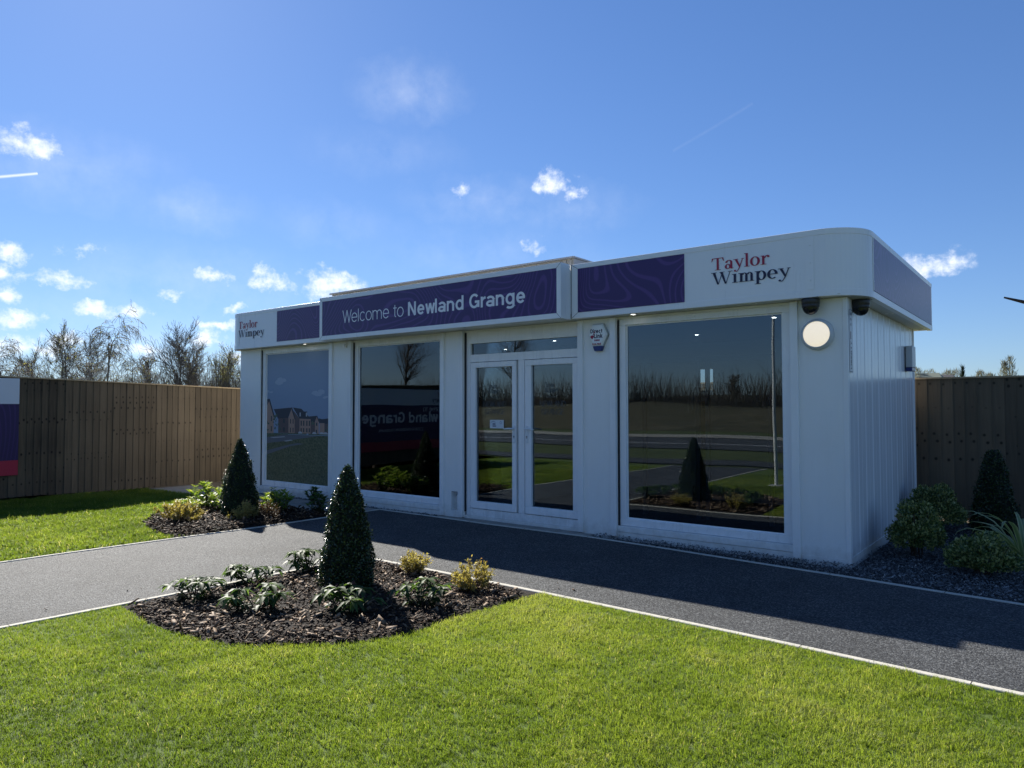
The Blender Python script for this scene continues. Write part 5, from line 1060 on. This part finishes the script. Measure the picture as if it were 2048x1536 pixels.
# brush along the fence foot of the wood: nobody could count it
def brush(name, pts, hh, n, seed, lb, tone=(.2, .7), rad=.007):
    rg = np.random.default_rng(seed); V = []; F = []; T = []
    P_ = np.array(pts); seg = rg.integers(0, len(P_)-1, n); t = rg.random(n)[:, None]; base = P_[seg]*(1-t)+P_[seg+1]*t; base = np.concatenate([base+rg.normal(0, 1.0, (n, 2)), np.full((n, 1), 0.0)], 1)
    Lh = hh*rg.uniform(.45, 1.05, n)*(.75+.5*vnoise(base[:, 0]+90, base[:, 1]+90, .8, seed)); d = np.stack([rg.normal(0, .30, n), rg.normal(0, .30, n), np.ones(n)], 1); p = base; V = []
    rows = []
    for k_, (tt, rr_) in enumerate(((0, 1.6), (.4, 1.2), (.75, .8), (1, .35))):
        q = base+d*(Lh*tt)[:, None]+np.stack([rg.normal(0, .06, n), rg.normal(0, .06, n), np.zeros(n)], 1)*tt
        for a in (0, 2.094, 4.189): rows.append(q+np.array([math.cos(a), math.sin(a), 0])*rad*rr_)
    V = np.stack(rows, 1).reshape(-1, 3); f0 = [(k_*3+i, k_*3+(i+1) % 3, k_*3+3+(i+1) % 3, k_*3+3+i) for k_ in range(3) for i in range(3)]
    F = (np.arange(n)[:, None, None]*12+np.array(f0)[None]).reshape(-1, 4)
    o = npmesh(name, V, F, M_twig, attr={'tone': np.repeat(rg.uniform(*tone, n), 12)}); return tag(o, lb, None, kind='stuff')
bl = [polar(-350, 30), polar(-100, 28), polar(150, 28), polar(330, 28), polar(520, 29), polar(700, 30)]
brush('undergrowth', bl, 2.75, 2300, 9, 'low bare scrub between the trees beyond the left fence')
brush('undergrowth', [(p[0]*1.0, p[1]) for p in (polar(400, 27), polar(520, 27.5))], 3.0, 1100, 10, 'thick budding scrub beside the office end', (.3, .9))
# overhanging branch: a tree standing outside on the right
e = empty('overhanging_tree', (5.6, 4.9, 0), 'dark bare tree outside on the right whose one branch tip pokes in', 'tree')
b = MB(); b.tube([(5.6, 4.9, -.1), (5.55, 4.88, 1.5), (5.65, 4.95, 3), (5.5, 5.0, 4.6), (5.6, 5.1, 5.8)], [.12, .1, .08, .05, .02], 8); b.build('trunk', M_bark, e)
b = MB(); b.tube([(5.6, 4.92, 2.2), (4.2, 4.75, 2.5), (2.6, 4.65, 2.72), (1.6, 4.6, 2.86), (1.22, 4.6, 2.93), (.98, 4.6, 3.02)], [.05, .04, .03, .03, .026, .012], 7)
for k_ in range(14):
    rg2 = random.Random(k_); z = rg2.uniform(2.5, 5.4); a = rg2.uniform(-1.2, 1.2); b.tube([(5.58, 4.95, z), (5.58+math.cos(a)*.6, 4.95+math.sin(a)*.6, z+.4), (5.58+math.cos(a)*1.2, 4.95+math.sin(a)*1.2, z+.9)], [.03, .018, .006], 5)
b.build('crown', M_bark, e)
# far right horizon: houses and trees more than a hundred metres away
def far(px, dist): return polar(px, dist)
for i, (px, dist, zt, w_, lb) in enumerate([(1853, 150, 7.75, 3.0, 'pale green roofed house far away beside the office corner'), (1886, 155, 7.6, 2.6, 'dark roofed house far beyond the right fence')]):
    x, y = far(px, dist); e = empty('distant_house', (x, y, 0), lb, 'house', 'houses on the far right horizon')
    b = MB(); b.box(x-w_, y-3, -.05, x+w_, y+3, zt-1.6); b.build('wall', mat('render', (.45, .40, .33), .9), e)
    b = MB(); b.add([(x-w_-.3, y-3.3, zt-1.61), (x+w_+.3, y-3.3, zt-1.61), (x+w_+.3, y+3.3, zt-1.61), (x-w_-.3, y+3.3, zt-1.61), (x-w_+1, y, zt), (x+w_-1, y, zt)], [(0, 1, 5, 4), (2, 3, 4, 5), (0, 4, 3), (1, 2, 5), (0, 3, 2, 1)]); b.build('roof', mat('far_roof', (.12, .14, .11) if i == 0 else (.05, .05, .055), .8), e)
GF = 'trees on the far right horizon'
def blobtree(px, dist, zt, w_, lb, seed, kind='round', col=(.06, .07, .045)):
    x, y = far(px, dist); e = empty('distant_tree', (x, y, 0), lb, 'tree', GF); zt = zt-.35; rg = np.random.default_rng(seed); n = 650
    if kind == 'poplar': t = rg.random(n); rad = w_*np.sin(np.pi*np.clip(t*.92+.06, 0, 1))**.7; z = zt*.15+t*zt*.85
    elif kind == 'fir': t = rg.random(n); rad = w_*(1-t)*(.6+.4*np.abs(np.sin(t*24))); z = zt*.15+t*zt*.85
    else: t = rg.random(n); rad = w_*np.sqrt(np.clip(1-(2*t-1)**2, 0, 1)); z = zt*.35+t*zt*.65
    a = rg.uniform(0, 6.283, n); q = np.sqrt(rg.random(n)); p = np.stack([x+np.cos(a)*rad*q, y+np.sin(a)*rad*q, z+rg.normal(0, .15, n)], 1)
    V, F = leaves(p, rnd_unit(rg, n)*.5+np.array([0, 0, 1.0]), rnd_unit(rg, n), rg.uniform(.5, 1.1, n), rg.uniform(.05, .11, n)); npmesh('crown', V, F, leafmat('far_twigs', [(0, tuple(c*.7 for c in col)), (1, tuple(c*1.5 for c in col))], .2, .8, .1), e, {'tone': np.repeat(rg.random(n), 5)})
    b = MB(); b.tube([(x, y, -.05), (x, y, zt*.6)], [.25, .1], 6); b.build('trunk', M_bark, e)
for i, a in enumerate([(1832, 150, 8.6, 2.0, 'grey tree beside the office edge on the horizon'), (1862, 160, 8.7, 2.2, 'grey tree between the two far houses'), (1897, 160, 8.5, 1.8, 'small grey tree right of the dark far roof'), (1912, 160, 8.6, 1.8, 'grey rounded tree left of the little fir'), (1926, 150, 8.75, 1.5, 'small dark fir on the horizon', 0, 'fir', (.02, .03, .02)),
        (1961, 160, 8.3, 1.4, 'lone small round tree midway along the right horizon'), (1981, 170, 8.2, 1.2, 'tiny tree just left of the poplars'), (2011, 150, 9.4, 1.1, 'shorter of the two poplars on the right horizon', 0, 'poplar'), (2021, 150, 10.2, 1.2, 'taller of the two poplars on the right horizon', 0, 'poplar')]):
    px, dist, zt, w_, lb = a[:5]; kind = a[6] if len(a) > 6 else 'round'; col = a[7] if len(a) > 7 else (.19, .18, .15); blobtree(px, dist, zt, w_, lb, 200+i, kind, col)

# ---------------------------------------------------------------- behind the photographer (seen mirrored in the glass)
sheet('footpath', [(-40, -11.6), (40, -14.5), (40, -12.6), (-40, -9.9)][::1], -.03, M_asphalt)
sheet('road', [(-60, -19.5), (60, -15.5), (60, -23.5), (-60, -28.5)][::-1], -.03, M_asphalt)
b = MB(); b.add([(-60, -22.9, -.026), (60, -18.9, -.026), (60, -19.05, -.026), (-60, -23.05, -.026)], [(0, 3, 2, 1)]); tag(b.build('road_marking', M_white), kind='structure')
sheet('pavement', [(-60, -29), (60, -24), (60, -27.5), (-60, -33)][::-1], -.028, M_slab)
b = MB(); n_ = 40
vs = []; 
for i in range(n_+1):
    xx = -110+220*i/n_; y1 = -36+xx*.05; vs += [(xx, y1, -.05), (xx, y1-6, 1.6+.3*math.sin(i)), (xx, y1-16, 2.4+.4*math.sin(i*1.7)), (xx, y1-60, 2.2)]
fs = []
for i in range(n_):
    for j in range(3): fs.append((4*i+j, 4*i+j+1, 4*i+4+j+1, 4*i+4+j))
b.add(vs, fs); tag(b.build('bank', ground_mat('rough_bank', [(.3, (.045, .042, .022)), (.7, (.10, .085, .05))], 1.5, sc2=.3, stops2=[(.3, (.6, .65, .55)), (.7, (1, 1, 1))])), kind='structure')
bx = [(-75+12*i, -46+(-75+12*i)*.05) for i in range(11)]
brush('undergrowth', bx, 4.3, 12000, 19, 'scrubby thicket on the bank across the road', (.1, .5), .018)
GR = 'trees on the bank across the road'
for i, (xx, yy, hh, lb) in enumerate([(-38, -44, 8, 'tall bare tree on the bank across the road, seen in the left door'), (-30, -46, 7, 'bare tree on the bank across the road, seen in the right door'), (-52, -44, 9, 'bare tree on the bank reflected above the banner'), (-19, -47, 2.2, 'bare bushy tree on the bank reflected in the right window'), (-12, -47, 2.0, 'second bushy tree on the bank reflected in the right window')]):
    tree(xx, yy, hh, 300+i, lb, 'up', GR, z0=1.8, tone=.1, leafn=0, kids=5, thick=1.6)
for i, (xx, yy, lb) in enumerate([(-2.83, -6.55, 'tall white flagpole mirrored in the right hand window'), (-7.5, -9.0, 'white flagpole on the verge mirrored in the right door')]):
    e = empty('flagpole', (xx, yy, 0), lb, 'flagpole', 'flagpoles in front of the office')
    b = MB(); b.tube([(xx, yy, -.05), (xx, yy, 7.0)], [.032, .022], 12); b.build('pole', mat('pole_white', (.75, .75, .73), .35), e)
    b = MB(); b.box(xx-.12, yy-.12, -.05, xx+.12, yy+.12, .012); b.build('base_plate', M_grey, e)
# display post seen through the right hand window
e = empty('display_post', (-2.73, 2.98, .06), 'timber post with white fins inside the office, behind the right window', 'display')
b = MB(); b.box(-2.80, 2.92, .33, -2.66, 3.05, 1.60); o = b.build('post', M_post, e, bevel=.004)
b = MB(); b.box(-2.84, 2.88, .061, -2.62, 3.09, .329); b.build('plinth', M_slab, e, bevel=.004)
for i, zz in enumerate((1.62, 1.75, 1.90)): b = MB(); b.box(-2.93+.07*i, 2.93, 1.42+.06*i, -2.91+.07*i, 3.03, zz); b.build('fin', M_white, e)
for zz in (.75, 1.50): b = MB(); b.box(-2.805, 2.915, zz, -2.655, 3.055, zz+.02); b.build('band', M_dark, e)
